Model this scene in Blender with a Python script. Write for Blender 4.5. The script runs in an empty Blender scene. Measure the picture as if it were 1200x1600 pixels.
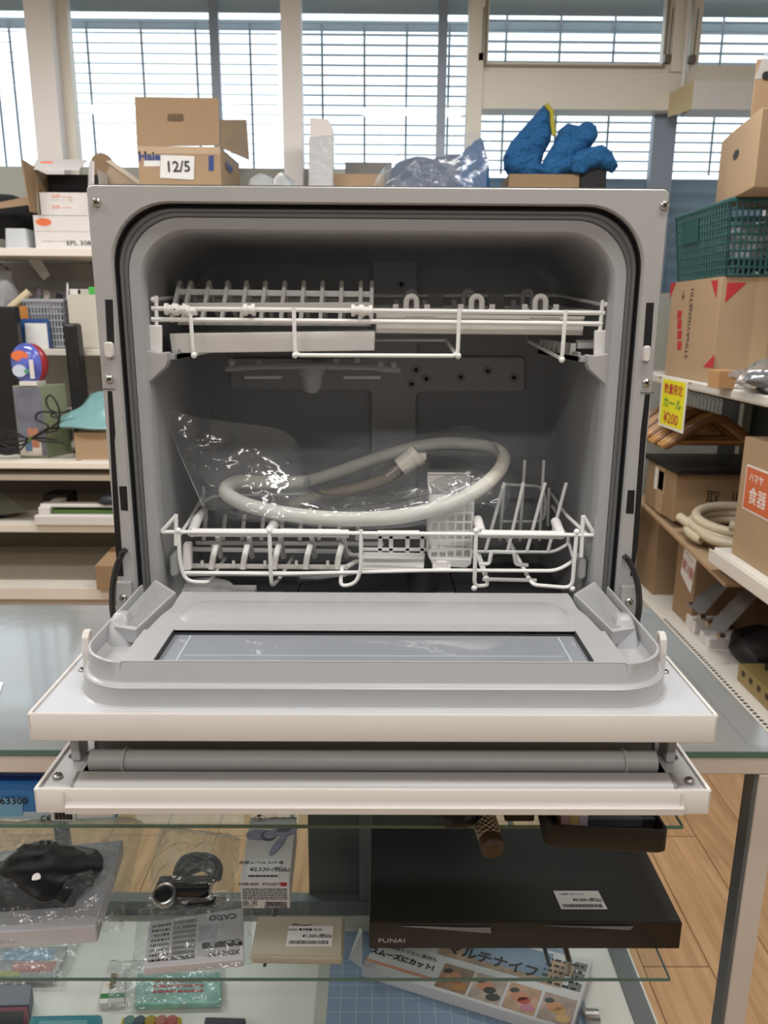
import bpy, math, random
from mathutils import Vector, Matrix, noise
random.seed(7)
sc = bpy.context.scene
COL = sc.collection
# ---------------------------------------------------------------- camera
CAMZ = 1.406
F = 1200.0
PITCH, YAW, ROLL = math.radians(14.0), 8.6/1200, 0.0065
_f = Vector((math.sin(YAW)*math.cos(PITCH), math.cos(YAW)*math.cos(PITCH), -math.sin(PITCH)))
_r0 = Vector((math.cos(YAW), -math.sin(YAW), 0))
_u0 = _r0.cross(_f)
CR = (_r0 + ROLL*_u0).normalized()
CU = (_u0 - ROLL*_r0).normalized()
CF = CU.cross(CR).normalized()
CO = Vector((0, 0, CAMZ))
cam_data = bpy.data.cameras.new('camera')
cam = bpy.data.objects.new('camera', cam_data); COL.objects.link(cam)
cam_data.sensor_fit = 'VERTICAL'; cam_data.sensor_height = 36; cam_data.lens = 27
cam_data.clip_start = 0.02; cam_data.clip_end = 100
cam_data.dof.use_dof = True; cam_data.dof.focus_distance = 0.80; cam_data.dof.aperture_fstop = 11.5
M3 = Matrix((CR, CU, -CF)).transposed()
cam.matrix_world = Matrix.Translation(CO) @ M3.to_4x4()
sc.camera = cam
# ---------------------------------------------------------------- world, lights, exposure
sc.view_settings.view_transform = 'Standard'; sc.view_settings.look = 'None'
sc.view_settings.gamma = 1; sc.view_settings.use_curve_mapping = False
sc.view_settings.exposure = -0.16
w = bpy.data.worlds.new('world'); sc.world = w; w.use_nodes = True
nt = w.node_tree
bg = nt.nodes['Background']
bg.inputs[0].default_value = (0.93, 0.97, 1.0, 1); bg.inputs[1].default_value = 3.2
def area(name, loc, sx, sy, power, col=(1, .985, .965), rot=(0, 0, 0)):
    l = bpy.data.lights.new(name, 'AREA'); l.shape = 'RECTANGLE'; l.size = sx; l.size_y = sy
    l.energy = power; l.color = col
    o = bpy.data.objects.new(name, l); COL.objects.link(o); o.location = loc; o.rotation_euler = rot
    return o
# rows of fluorescent ceiling fittings (the tubes' own light)
LAMPS = [(-1.6, -1.5, 24), (0.5, -1.5, 24), (-1.6, 0.35, 22), (0.5, 0.35, 22), (-1.6, 2.3, 38), (0.5, 2.3, 38)]
for lx, ly, e_ in LAMPS:
    area('fluorescent_light', (lx, ly, 2.84), 1.25, 0.22, e_)
# ---------------------------------------------------------------- helpers
def ray(px, py):
    return CF + (px-600)/F*CR + (800-py)/F*CU
def P(px, py, Y=None, Z=None, X=None):
    d = ray(px, py)
    if Y is not None: t = Y/d.y
    elif Z is not None: t = (Z-CAMZ)/d.z
    else: t = X/d.x
    return CO + d*t
def s2l(c):
    return tuple((x/12.92 if x <= .04045 else ((x+.055)/1.055)**2.4) for x in c)
MATS = {}
def mat(name, rgb, rough=.5, metal=0, bump=0, bscale=60, var=0, vscale=8, spec=.5, coat=0, emis=0, alpha=1, stretch=None):
    """rgb in sRGB 0..255"""
    if name in MATS: return MATS[name]
    m = bpy.data.materials.new(name); m.use_nodes = True
    n = m.node_tree.nodes; L = m.node_tree.links; b = n['Principled BSDF']
    c = s2l([x/255 for x in rgb])
    b.inputs['Base Color'].default_value = (*c, 1)
    b.inputs['Roughness'].default_value = rough; b.inputs['Metallic'].default_value = metal
    b.inputs['Specular IOR Level'].default_value = spec
    b.inputs['Coat Weight'].default_value = coat
    tc = n.new('ShaderNodeTexCoord'); mp = n.new('ShaderNodeMapping')
    L.new(tc.outputs['Object'], mp.inputs[0])
    if stretch: mp.inputs['Scale'].default_value = stretch
    nz = n.new('ShaderNodeTexNoise'); nz.inputs['Scale'].default_value = vscale; nz.inputs['Detail'].default_value = 6
    L.new(mp.outputs[0], nz.inputs['Vector'])
    v = max(var, .025)
    rp = n.new('ShaderNodeMapRange'); rp.inputs['From Min'].default_value = .3; rp.inputs['From Max'].default_value = .7
    rp.inputs['To Min'].default_value = 1-v; rp.inputs['To Max'].default_value = 1+v*.6
    L.new(nz.outputs['Fac'], rp.inputs['Value'])
    vm = n.new('ShaderNodeVectorMath'); vm.operation = 'SCALE'; vm.inputs[0].default_value = c
    L.new(rp.outputs[0], vm.inputs['Scale']); L.new(vm.outputs[0], b.inputs['Base Color'])
    if bump:
        nb = n.new('ShaderNodeTexNoise'); nb.inputs['Scale'].default_value = bscale; nb.inputs['Detail'].default_value = 4
        L.new(mp.outputs[0], nb.inputs['Vector'])
        bp = n.new('ShaderNodeBump'); bp.inputs['Strength'].default_value = bump; bp.inputs['Distance'].default_value = .002
        L.new(nb.outputs['Fac'], bp.inputs['Height']); L.new(bp.outputs[0], b.inputs['Normal'])
    if emis:
        b.inputs['Emission Color'].default_value = (*c, 1); b.inputs['Emission Strength'].default_value = emis
    MATS[name] = m; return m
def film(name, tint=(245, 247, 250), gloss=.12, rough=.12, haze=.05, bump=.0, bscale=40, hazecol=(225, 228, 230)):
    """thin clear plastic or glass: mostly lets light through, a little gloss, a little haze"""
    if name in MATS: return MATS[name]
    m = bpy.data.materials.new(name); m.use_nodes = True
    n = m.node_tree.nodes; L = m.node_tree.links; n.clear()
    o = n.new('ShaderNodeOutputMaterial'); t = n.new('ShaderNodeBsdfTransparent')
    t.inputs[0].default_value = (*s2l([x/255 for x in tint]), 1)
    g = n.new('ShaderNodeBsdfGlossy'); g.inputs['Roughness'].default_value = rough
    d = n.new('ShaderNodeBsdfDiffuse'); d.inputs[0].default_value = (*s2l([x/255 for x in hazecol]), 1)
    fr = n.new('ShaderNodeLayerWeight'); fr.inputs['Blend'].default_value = .5
    pw = n.new('ShaderNodeMath'); pw.operation = 'POWER'; pw.inputs[1].default_value = 4.5; L.new(fr.outputs['Facing'], pw.inputs[0])
    ad = n.new('ShaderNodeMath'); ad.operation = 'MULTIPLY_ADD'; ad.inputs[1].default_value = .9; ad.inputs[2].default_value = .03+gloss
    L.new(pw.outputs[0], ad.inputs[0])
    m1 = n.new('ShaderNodeMixShader'); L.new(t.outputs[0], m1.inputs[1]); L.new(d.outputs[0], m1.inputs[2]); m1.inputs[0].default_value = haze
    m2 = n.new('ShaderNodeMixShader'); L.new(ad.outputs[0], m2.inputs[0]); L.new(m1.outputs[0], m2.inputs[1]); L.new(g.outputs[0], m2.inputs[2])
    if bump:
        tc = n.new('ShaderNodeTexCoord'); nb = n.new('ShaderNodeTexNoise'); nb.inputs['Scale'].default_value = bscale; nb.inputs['Detail'].default_value = 3
        L.new(tc.outputs['Object'], nb.inputs['Vector'])
        bp = n.new('ShaderNodeBump'); bp.inputs['Strength'].default_value = bump; bp.inputs['Distance'].default_value = .01
        L.new(nb.outputs['Fac'], bp.inputs['Height']); L.new(bp.outputs[0], g.inputs['Normal']); L.new(bp.outputs[0], fr.inputs['Normal'])
    L.new(m2.outputs[0], o.inputs[0])
    MATS[name] = m; return m
WO = {}     # world origin of every object
def tag(o, label=None, cat=None, group=None, kind=None):
    if label: o['label'] = label
    if cat: o['category'] = cat
    if group: o['group'] = group
    if kind: o['kind'] = kind
    return o
def empty(name, loc, label=None, cat=None, group=None):
    o = bpy.data.objects.new(name, None); COL.objects.link(o)
    o.location = loc; o.empty_display_size = .05; WO[o.name] = Vector(loc)
    return tag(o, label, cat, group)
class MB:
    def __init__(s): s.v = []; s.f = []; s.M = None
    def add(s, vs, fs):
        k = len(s.v)
        s.v += [Vector(x) for x in vs]; s.f += [tuple(i+k for i in f) for f in fs]
        return s
    def box(s, a, b):
        x0, x1 = sorted((a[0], b[0])); y0, y1 = sorted((a[1], b[1])); z0, z1 = sorted((a[2], b[2]))
        return s.add([(x0,y0,z0),(x1,y0,z0),(x1,y1,z0),(x0,y1,z0),(x0,y0,z1),(x1,y0,z1),(x1,y1,z1),(x0,y1,z1)],
                     [(0,3,2,1),(4,5,6,7),(0,1,5,4),(1,2,6,5),(2,3,7,6),(3,0,4,7)])
    def obox(s, c, ax, ay, az):
        """box from centre and three half-axis vectors"""
        c, ax, ay, az = map(Vector, (c, ax, ay, az)); vs = []
        for k in (-1, 1):
            for p, q in ((-1,-1),(1,-1),(1,1),(-1,1)): vs.append(c+ax*p+ay*q+az*k)
        return s.add(vs, [(0,3,2,1),(4,5,6,7),(0,1,5,4),(1,2,6,5),(2,3,7,6),(3,0,4,7)])
    def slab(s, pts, n):
        """polygon pts extruded by vector n"""
        n = Vector(n); k = len(pts); p = [Vector(x) for x in pts]
        return s.add(p+[x+n for x in p], [tuple(range(k)), tuple(range(2*k-1, k-1, -1))]+[(i, i+k, (i+1) % k+k, (i+1) % k) for i in range(k)])
    def tube(s, pts, r, seg=8, closed=False, cap=True):
        pts = [Vector(p) for p in pts]; n = len(pts); rr = r if hasattr(r, '__len__') else [r]*n
        k0 = len(s.v); up = None
        for i, p in enumerate(pts):
            a = pts[(i-1) % n] if (closed or i > 0) else p; b = pts[(i+1) % n] if (closed or i < n-1) else p
            d1 = (p-a).normalized() if (p-a).length > 1e-9 else None; d2 = (b-p).normalized() if (b-p).length > 1e-9 else None
            t = ((d1 or d2)+(d2 or d1))
            t = t.normalized() if t.length > 1e-6 else d1
            if up is None:
                up = Vector((0,0,1)) if abs(t.z) < .9 else Vector((1,0,0))
            x = (up - t*up.dot(t)).normalized(); y = t.cross(x); up = x
            for j in range(seg):
                an = 2*math.pi*j/seg; s.v.append(p+(x*math.cos(an)+y*math.sin(an))*rr[i])
        m = n if closed else n-1
        for i in range(m):
            for j in range(seg):
                a0 = k0+i*seg+j; a1 = k0+i*seg+(j+1) % seg; b0 = k0+((i+1) % n)*seg+j; b1 = k0+((i+1) % n)*seg+(j+1) % seg
                s.f.append((a0, a1, b1, b0))
        if cap and not closed:
            s.f.append(tuple(range(k0+seg-1, k0-1, -1))); s.f.append(tuple(range(k0+(n-1)*seg, k0+n*seg)))
        return s
    def cyl(s, a, b, r, seg=20, r2=None):
        return s.tube([a, b], [r, r if r2 is None else r2], seg)
    def loft(s, rings, closed=False, cap0=False, cap1=False):
        k0 = len(s.v); n = len(rings[0])
        for R in rings: s.v += [Vector(p) for p in R]
        for i in range(len(rings)-1):
            for j in range(n if closed else n-1):
                a = k0+i*n+j; b = k0+i*n+(j+1) % n
                s.f.append((a, b, b+n, a+n))
        if cap0: s.f.append(tuple(range(k0+n-1, k0-1, -1)))
        if cap1: s.f.append(tuple(range(k0+(len(rings)-1)*n, k0+len(rings)*n)))
        return s
    def ell(s, c, rx, ry, rz, nu=16, nv=10, M=None):
        c = Vector(c); vs = []; fs = []
        for i in range(nv+1):
            th = math.pi*i/nv
            for j in range(nu):
                ph = 2*math.pi*j/nu; q = Vector((rx*math.sin(th)*math.cos(ph), ry*math.sin(th)*math.sin(ph), rz*math.cos(th)))
                if M: q = M @ q
                vs.append(c+q)
        for i in range(nv):
            for j in range(nu): fs.append((i*nu+j, (i+1)*nu+j, (i+1)*nu+(j+1) % nu, i*nu+(j+1) % nu))
        return s.add(vs, fs)
    def grid(s, fn, nu, nv):
        vs = [fn(i/(nu-1), j/(nv-1)) for j in range(nv) for i in range(nu)]
        return s.add(vs, [(j*nu+i, j*nu+i+1, (j+1)*nu+i+1, (j+1)*nu+i) for j in range(nv-1) for i in range(nu-1)])
    def build(s, name, material, parent=None, smooth=False, bevel=0, label=None, cat=None, group=None, kind=None, solid=0, bseg=2, sub=0):
        lo = Vector([min(v[i] for v in s.v) for i in range(3)]); hi = Vector([max(v[i] for v in s.v) for i in range(3)])
        c = (lo+hi)/2
        if parent is None: c.z = lo.z
        me = bpy.data.meshes.new(name); me.from_pydata([v-c for v in s.v], [], s.f); me.validate(); me.update()
        import bmesh
        bm = bmesh.new(); bm.from_mesh(me); bmesh.ops.recalc_face_normals(bm, faces=bm.faces)
        if smooth:
            for f in bm.faces: f.smooth = True
            for e in bm.edges:
                if len(e.link_faces) == 2 and e.calc_face_angle(0) > .7: e.smooth = False
        bm.to_mesh(me); bm.free()
        if isinstance(material, (list, tuple)):
            for m in material: me.materials.append(m)
        else: me.materials.append(material)
        o = bpy.data.objects.new(name, me); COL.objects.link(o)
        if parent:
            o.parent = parent; o.location = c-WO[parent.name]
        else: o.location = c
        WO[o.name] = c.copy()
        if bevel:
            b = o.modifiers.new('bevel', 'BEVEL'); b.width = bevel; b.segments = bseg; b.limit_method = 'ANGLE'; b.angle_limit = .6
            b.harden_normals = False
        if solid:
            b = o.modifiers.new('solid', 'SOLIDIFY'); b.thickness = solid; b.offset = 0
        if sub:
            b = o.modifiers.new('sub', 'SUBSURF'); b.levels = sub; b.render_levels = sub
        return tag(o, label, cat, group, kind)
def smooth_path(pts, n=6, closed=False):
    pts = [Vector(p) for p in pts]; m = len(pts); out = []
    for i in range(m if closed else m-1):
        p0 = pts[(i-1) % m] if (closed or i > 0) else pts[0]; p1 = pts[i]; p2 = pts[(i+1) % m]
        p3 = pts[(i+2) % m] if (closed or i < m-2) else pts[-1]
        for k in range(n):
            t = k/n
            out.append(.5*((2*p1)+(p2-p0)*t+(2*p0-5*p1+4*p2-p3)*t*t+(3*p1-p0-3*p2+p3)*t**3))
    if not closed: out.append(pts[-1])
    return out
def fillet(pts, r, n=4):
    """round the corners of a polyline"""
    pts = [Vector(p) for p in pts]; out = [pts[0]]
    for i in range(1, len(pts)-1):
        a, b, c = pts[i-1], pts[i], pts[i+1]
        d1 = a-b; d2 = c-b; q = min(r, d1.length*.45, d2.length*.45)
        p1 = b+d1.normalized()*q; p2 = b+d2.normalized()*q
        for k in range(n+1):
            t = k/n; out.append(p1*(1-t)**2+b*2*t*(1-t)+p2*t*t)
    out.append(pts[-1]); return out
def rect_ring(cx, cz, hw, hh, r, y, n=5):
    """closed rounded rectangle in a plane of constant y"""
    out = []
    for sx, sz, a0 in ((1, 1, 0), (-1, 1, 90), (-1, -1, 180), (1, -1, 270)):
        for k in range(n+1):
            a = math.radians(a0+90*k/n)
            out.append(Vector((cx+sx*(hw-r)+r*math.cos(a), y, cz+sz*(hh-r)+r*math.sin(a))))
    return out
def rect_ring_h(cx, cy, hx, hy, r, z, n=5):
    return [Vector((p.x, cy+p.z, z)) for p in rect_ring(cx, 0, hx, hy, r, 0, n)]
def text(body, size, o, ux, uz, material, parent, name='lettering', thick=.0002, align='CENTER', label=None, bold=0, sx=1):
    """flat letters: o = centre point, ux = reading direction, uz = letter-up direction"""
    cu = bpy.data.curves.new(name, 'FONT'); cu.body = body; cu.size = size; cu.align_x = align; cu.align_y = 'CENTER'
    cu.extrude = thick; cu.offset = bold; cu.resolution_u = 2
    t = bpy.data.objects.new('tmp', cu); COL.objects.link(t)
    dg = bpy.context.evaluated_depsgraph_get(); me = bpy.data.meshes.new_from_object(t.evaluated_get(dg))
    bpy.data.objects.remove(t)
    ux = Vector(ux).normalized(); uz = Vector(uz); uz = (uz-ux*uz.dot(ux)).normalized(); n = ux.cross(uz)
    R = Matrix((ux*sx, uz, n)).transposed().to_4x4()
    me.transform(R)
    me.materials.clear(); me.materials.append(material)
    ob = bpy.data.objects.new(name, me); COL.objects.link(ob)
    ob.parent = parent; ob.location = Vector(o)-WO[parent.name]; WO[ob.name] = Vector(o)
    if label: ob['label'] = label
    return ob
def screw(c, n, r, parent, mt):
    c = Vector(c); n = Vector(n).normalized(); m = MB()
    prof = [(r, 0), (r, .15*r), (r*.92, .4*r), (r*.6, .62*r), (0.01*r, .7*r)]
    x = n.orthogonal().normalized(); y = n.cross(x)
    m.loft([[c+n*h+(x*math.cos(a)+y*math.sin(a))*q for a in [2*math.pi*k/20 for k in range(20)]] for q, h in prof], closed=True)
    o = m.build('screw', mt, parent, smooth=True)
    k = MB(); k.obox(c+n*r*.70, x*r*.5, y*r*.12, n*r*.06); k.obox(c+n*r*.70, x*r*.12, y*r*.5, n*r*.06)
    k.build('screw_slot', mat('screw_dark', (40, 38, 36), .5), o)
    return o
def copy_tree(o, parent=None):
    c = o.copy(); COL.objects.link(c)
    if parent: c.parent = parent
    WO[c.name] = WO.get(o.name, Vector(o.location)).copy()
    for ch in list(o.children): copy_tree(ch, c)
    return c
# ================================================================ dishwasher
DX = -0.0015           # centre line of the dishwasher
YF = 0.775
ZT = 1.528
CZ = 0.930             # counter glass top
m_frame = mat('grey_plastic', (176, 175, 174), .42, bump=.04, bscale=900)
m_white = mat('white_plastic', (222, 217, 212), .33, bump=.02, bscale=700)
m_tub = mat('tub_plastic', (156, 157, 159), .42, bump=.03, bscale=300)
m_tub2 = mat('tub_plastic_light', (170, 171, 173), .42, bump=.03, bscale=300)
m_gask = mat('gasket_rubber', (106, 107, 108), .5)
m_gask_d = mat('gasket_dark', (52, 53, 54), .55)
m_dark = mat('slot_black', (14, 14, 14), .6)
m_metal = mat('steel', (200, 198, 195), .22, metal=1)
m_door = mat('door_liner_plastic', (178, 179, 181), .30, bump=.02, bscale=400)
m_sheet = mat('door_sheet', (196, 199, 204), .28)
m_wire = mat('white_coated_wire', (244, 244, 241), .32)
m_rackp = mat('rack_plastic', (238, 236, 232), .38)
m_rackg = mat('rack_plastic_grey', (190, 191, 191), .4)

def Upath(hw, zt, r, zb, y, n=10):
    L = [Vector((DX-hw, y, zb)), Vector((DX-hw, y, (zb+zt)/2))]
    for k in range(n+1):
        a = math.pi-math.pi/2*k/n; L.append(Vector((DX-hw+r+r*math.cos(a), y, zt-r+r*math.sin(a))))
    for k in range(n+1):
        a = math.pi/2-math.pi/2*k/n; L.append(Vector((DX+hw-r+r*math.cos(a), y, zt-r+r*math.sin(a))))
    L += [Vector((DX+hw, y, (zb+zt)/2)), Vector((DX+hw, y, zb))]
    return L
dish = empty('dishwasher', (DX, YF+.16, CZ), 'white and grey countertop dishwasher with both front doors hanging open on the glass counter', 'dishwasher')
ZB = .965
HW, HT, HR = .2560, ZT-.0150, .058       # hole in the front frame
# --- shell (white): sides, top, back
m = MB()
rings = [Upath(.2765, ZT+.0015, .007, ZB, y) for y in (YF+.006, YF+.335)]
m.loft(rings)
b0 = rings[-1]; m.add(b0, [tuple(range(len(b0)))])
m.build('cabinet_shell', m_white, dish, smooth=True)
# --- frame
m = MB()
m.loft([Upath(.2750, ZT, .006, ZB, YF+.03), Upath(.2750, ZT, .006, ZB, YF+.0018), Upath(.2738, ZT-.0012, .005, ZB, YF),
        Upath(HW+.0012, HT+.0012, HR+.001, ZB, YF), Upath(HW, HT, HR, ZB, YF+.0015), Upath(HW, HT, HR, ZB, YF+.016)])
m.build('front_frame', m_frame, dish, smooth=True)
def prof_loft(name, prof, mt, zb=ZB):
    m = MB(); m.loft([Upath(HW-d, HT-d, max(HR-d*.35, .01), zb, YF+y) for d, y in prof])
    return m.build(name, mt, dish, smooth=True)
prof_loft('gasket_channel', [(0, .007), (.0010, .015), (.0040, .015)], m_gask_d)
prof_loft('door_gasket', [(.0030, .016), (.0034, .0105), (.0046, .0092), (.0070, .0094), (.0075, .0105), (.0081, .0105), (.0086, .0094), (.0108, .0090), (.0116, .0098), (.0119, .018)], m_gask)
prof_loft('tub_flange', [(.0118, .018), (.0120, .0108), (.0130, .0098), (.0225, .0104), (.0238, .0125), (.0246, .018), (.0250, .03)], m_tub2)
# tub: rim, walls, back
prof = [(.0250, .029), (.0252, .034)]
wall = [(.2310, .0), (.2330, .06), (.2365, .18), (.236, .245), (.230, .258)]
m = MB()
R = [Upath(HW-d, HT-d, HR-d*.35, ZB+.07, YF+y) for d, y in prof]
zt0 = HT-.0250
R += [Upath(.2325, zt0+.001, .050, ZB+.07, YF+.09), Upath(.2350, zt0+.000, .050, ZB+.07, YF+.20), Upath(.2340, zt0-.006, .048, ZB+.07, YF+.252), Upath(.226, zt0-.014, .045, ZB+.07, YF+.262)]
m.loft(R)
m.build('tub', m_tub, dish, smooth=True)
YBK = YF+.262
m = MB()
last = R[-1]
m.slab([(p.x, YBK, p.z) for p in last], (0, .004, 0))
m.build('tub_back_wall', m_tub, dish)
ZFL = P(600, 918, Y=.93).z       # tub floor
m_floor = mat('tub_floor_plastic', (84, 86, 88), .35)
m = MB(); m.box((DX-.243, YF+.02, ZFL-.012), (DX+.243, YBK, ZFL))
m.build('tub_floor', m_floor, dish, bevel=.003)
# filter mat and small raised fittings on the tub floor
m = MB(); m.box((DX-.215, .81, ZFL), (DX-.115, .90, ZFL+.006)); m.build('filter_cover', m_tub2, dish, bevel=.003)
c = P(320, 921, Z=ZFL+.012)
m = MB(); m.loft([[c+Vector((r*math.cos(a), r*math.sin(a), h)) for a in [2*math.pi*k/28 for k in range(28)]] for r, h in ((.034, -.012), (.036, -.002), (.034, .003), (.022, .008), (.006, .009), (.001, .009))], closed=True)
m.box((c.x+.02, c.y-.008, c.z-.008), (c.x+.062, c.y+.008, c.z+.003))
m.build('salt_cap', m_rackp, dish, smooth=True)
# fold line and small clips on the floor
m = MB(); m.box((DX+.098, .80, ZFL), (DX+.0995, .99, ZFL+.0006)); m.box((DX-.1, .80, ZFL), (DX-.0985, .99, ZFL+.0006)); m.build('floor_seam', m_dark, dish)
for px in (607, 695):
    c = P(px, 929, Z=ZFL+.006); m = MB(); m.box((c.x-.012, c.y-.006, ZFL), (c.x+.012, c.y+.006, ZFL+.008)); m.build('floor_clip', m_tub2, dish, bevel=.001)
# lower spray arm
c = P(660, 905, Y=.93); c.z = ZFL+.035
m = MB()
def arm_ring(t, ang, L, w0, h):
    s = (t-.5)*2; u = Vector((math.cos(ang), math.sin(ang), 0)); v = Vector((-u.y, u.x, 0))
    wd = w0*(1-.35*abs(s))*(1 if abs(s) < .97 else .5); ctr = c+u*s*L
    return [ctr+v*wd*math.cos(a)+Vector((0, 0, h*math.sin(a))) for a in [2*math.pi*k/14 for k in range(14)]]
m.loft([arm_ring(t/20, .42, .165, .018, .006) for t in range(21)], closed=True, cap0=True, cap1=True)
m.cyl(c-Vector((0, 0, .035)), c, .020, 20); m.cyl(c, c+Vector((0, 0, .012)), .016, 20, .010)
sp = m.build('lower_spray_arm', mat('spray_grey', (118, 120, 122), .4), dish, smooth=True)
# --- T-shaped spray duct on the back wall
def poly_round(pts, r, n=4):
    q = [Vector(p) for p in pts]; k = len(q)
    return fillet([q[-1].lerp(q[0], .5)]+q+[q[-1].lerp(q[0], .5)], r, n)[:-1]
yb = YBK-.006
def B(px, py): return P(px, py, Y=yb)
pts = [B(582, 364), B(652, 364), B(652, 558), B(820, 558), B(820, 612), B(650, 612), B(650, 800), B(580, 800), B(580, 610), B(360, 608), B(360, 560), B(582, 560)]
m = MB(); m.slab(poly_round(pts, .008), (0, .006, 0))
duct = m.build('spray_duct', m_tub2, dish, bevel=.0012)
for px, py in ((604, 403), (628, 404), (627, 444), (650, 578), (643, 600), (666, 592), (720, 589), (762, 580), (803, 590)):
    q = P(px, py, Y=yb-.0005); m = MB()
    m.loft([[q+Vector((r*math.cos(a), y, r*math.sin(a))) for a in [2*math.pi*k/18 for k in range(18)]] for r, y in ((.0062, .002), (.0060, -.0008), (.0048, -.001), (.0040, .0015))], closed=True)
    nz = m.build('spray_nozzle', m_tub, duct, smooth=True)
    m = MB(); m.cyl(q+Vector((0, -.0010, 0)), q+Vector((0, .0004, 0)), .0026, 12)
    m.build('nozzle_hole', m_dark, duct)
# upper spray arm (horizontal blade) with hub
ya = .93
cs = P(487, 577, Y=ya)
m = MB()
L1 = (P(352, 570, Y=ya)-cs).length; L2 = (P(626, 578, Y=ya)-cs).length
def ar(s):
    ctr = cs+Vector((s, 0, .004*math.cos(s*14)*(1 if abs(s) < .12 else .8))); k = abs(s)/.11
    wd = .013+.008*math.cos(min(k, 1)*math.pi)+(.001 if k > .5 else 0); wd = max(wd, .008)
    if s < -L1*.97 or s > L2*.97: wd *= .45
    return [ctr+Vector((0, wd*math.cos(a), .0045*math.sin(a))) for a in [2*math.pi*j/14 for j in range(14)]]
m.loft([ar(-L1+(L1+L2)*k/30) for k in range(31)], closed=True, cap0=True, cap1=True)
arm = m.build('upper_spray_arm', m_tub2, dish, smooth=True)
m = MB(); m.loft([[cs+Vector((r*math.cos(a), r*math.sin(a), h)) for a in [2*math.pi*k/20 for k in range(20)]] for r, h in ((.017, .004), (.018, -.004), (.013, -.008), (.012, -.020), (.008, -.027), (.001, -.029))], closed=True)
m.build('spray_hub', m_tub2, arm, smooth=True)
for px, py in ((362, 567), (405, 568), (525, 566), (558, 564), (595, 569), (615, 570)):
    q = P(px, py, Y=ya-.004); m = MB(); m.ell(q, .0048, .0048, .005, 12, 8); m.build('spray_nozzle', m_tub2, arm, smooth=True)
for px in (412, 566):
    q = P(px, 589, Y=ya-.006); m = MB(); m.box(q-Vector((.022, .006, .002)), q+Vector((.022, .006, .002))); m.build('arm_fin', m_rackg, arm, bevel=.001)
m = MB(); m.cyl(cs+Vector((0, .01, 0)), (cs.x, YBK, cs.z), .010, 16); m.build('arm_feed_pipe', m_tub2, arm, smooth=True)
# rail brackets with side rails
for sgn in (-1, 1):
    y0 = YF+.0135
    prof = [(212, 517), (218, 527), (223, 535), (224, 547), (252, 552), (257, 550), (261, 551), (261, 566), (258, 574), (246, 585), (228, 602), (214, 602)]
    pts = [P(a, b, Y=y0) for a, b in prof]
    if sgn > 0: pts = [Vector((2*DX-p.x, p.y, p.z)) for p in pts]
    m = MB(); m.slab(pts, (0, .016, 0))
    o = m.build('rail_bracket', m_frame, dish, bevel=.001)
    zs = P(235, 553, Y=y0).z
    m = MB(); x1 = DX+sgn*.236; x0 = DX+sgn*.205
    m.box((x0, y0+.01, zs-.006), (x1, YBK-.03, zs)); m.box((x0, y0+.01, zs-.006), (x0+sgn*.002, YBK-.03, zs+.004))
    r = m.build('side_rail', m_tub2, dish, bevel=.0006)
    for k in range(7):
        yy = y0+.04+k*.027; m = MB(); m.box((x0-sgn*.001, yy, zs), (x0+sgn*.004, yy+.005, zs+.012)); m.build('rail_tooth', m_rackp, r)
# --- front frame details
def fpt(px, py, y=YF): return P(px, py, Y=y)
def slot(pts, name='slot', mt=None, t=.0006):
    q = [fpt(a, b, YF-.0003) for a, b in pts]
    m = MB(); m.slab(q, (0, t, 0)); return m.build(name, mt or m_dark, dish)
slot([(164, 468), (176, 468), (179, 549), (168, 549)]); slot([(1010, 473), (1022, 473), (1017, 545), (1005, 545)])
slot([(168, 611), (175, 611), (180, 677), (179, 690), (190, 858), (193, 900), (184, 900), (180, 850)])
slot([(1008, 616), (1016, 616), (1008, 700), (997, 850), (990, 900), (985, 900), (1000, 690), (1001, 676)])
slot([(186, 760), (198, 760), (200, 798), (189, 797)]); slot([(981, 766), (992, 766), (990, 803), (978, 802)])
slot([(159, 607), (180, 607), (180, 609), (159, 609)], 'seam', m_gask); slot([(1001, 613), (1022, 613), (1022, 615), (1001, 615)], 'seam', m_gask)
for a, b, c_, d in ((166, 534, 178, 559), (1003, 540, 1015, 565)):
    p0, p1 = fpt(a, d), fpt(c_, b); cx, cz = (p0.x+p1.x)/2, (p0.z+p1.z)/2; hw, hh = (p1.x-p0.x)/2, (p1.z-p0.z)/2
    m = MB(); m.loft([rect_ring(cx, cz, hw, hh, hw*.8, YF), rect_ring(cx, cz, hw, hh, hw*.8, YF-.004), rect_ring(cx, cz, hw*.8, hh*.85, hw*.6, YF-.0055)], closed=True, cap1=True)
    m.build('door_latch', m_white, dish, smooth=True, label='white latch tab')
for a, b in ((151, 316), (1038, 321), (171, 592), (1010, 598)):
    screw(fpt(a, b), (0, -1, 0), .0044, dish, m_metal)
for a, b in ((196, 931), (980, 937)):
    q = fpt(a, b); m = MB(); m.box((q.x-.0085, YF-.006, q.z-.018), (q.x+.0085, YF, q.z+.017))
    h = m.build('hinge_plate', m_frame, dish, bevel=.001); screw(q+Vector((0, -.006, 0)), (0, -1, 0), .0042, h, m_metal)
# hinge cables (two dark loops each side)
for sg, L in ((-1, [(190, 862), (180, 885), (174, 915), (173, 945), (176, 975)]), (1, [(982, 872), (993, 892), (1000, 920), (1001, 950), (996, 980)])):
    for k in range(2):
        dx = sg*-5*k
        pts = smooth_path([P(a+dx, b, Y=YF-.010+.004*k) for a, b in L], 8)
        pts[0].y = YF+.002
        m = MB(); m.tube(pts, .0018, 8); m.build('hinge_cable', mat('cable_steel_dark', (70, 68, 66), .3, metal=.6), dish, smooth=True)
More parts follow.
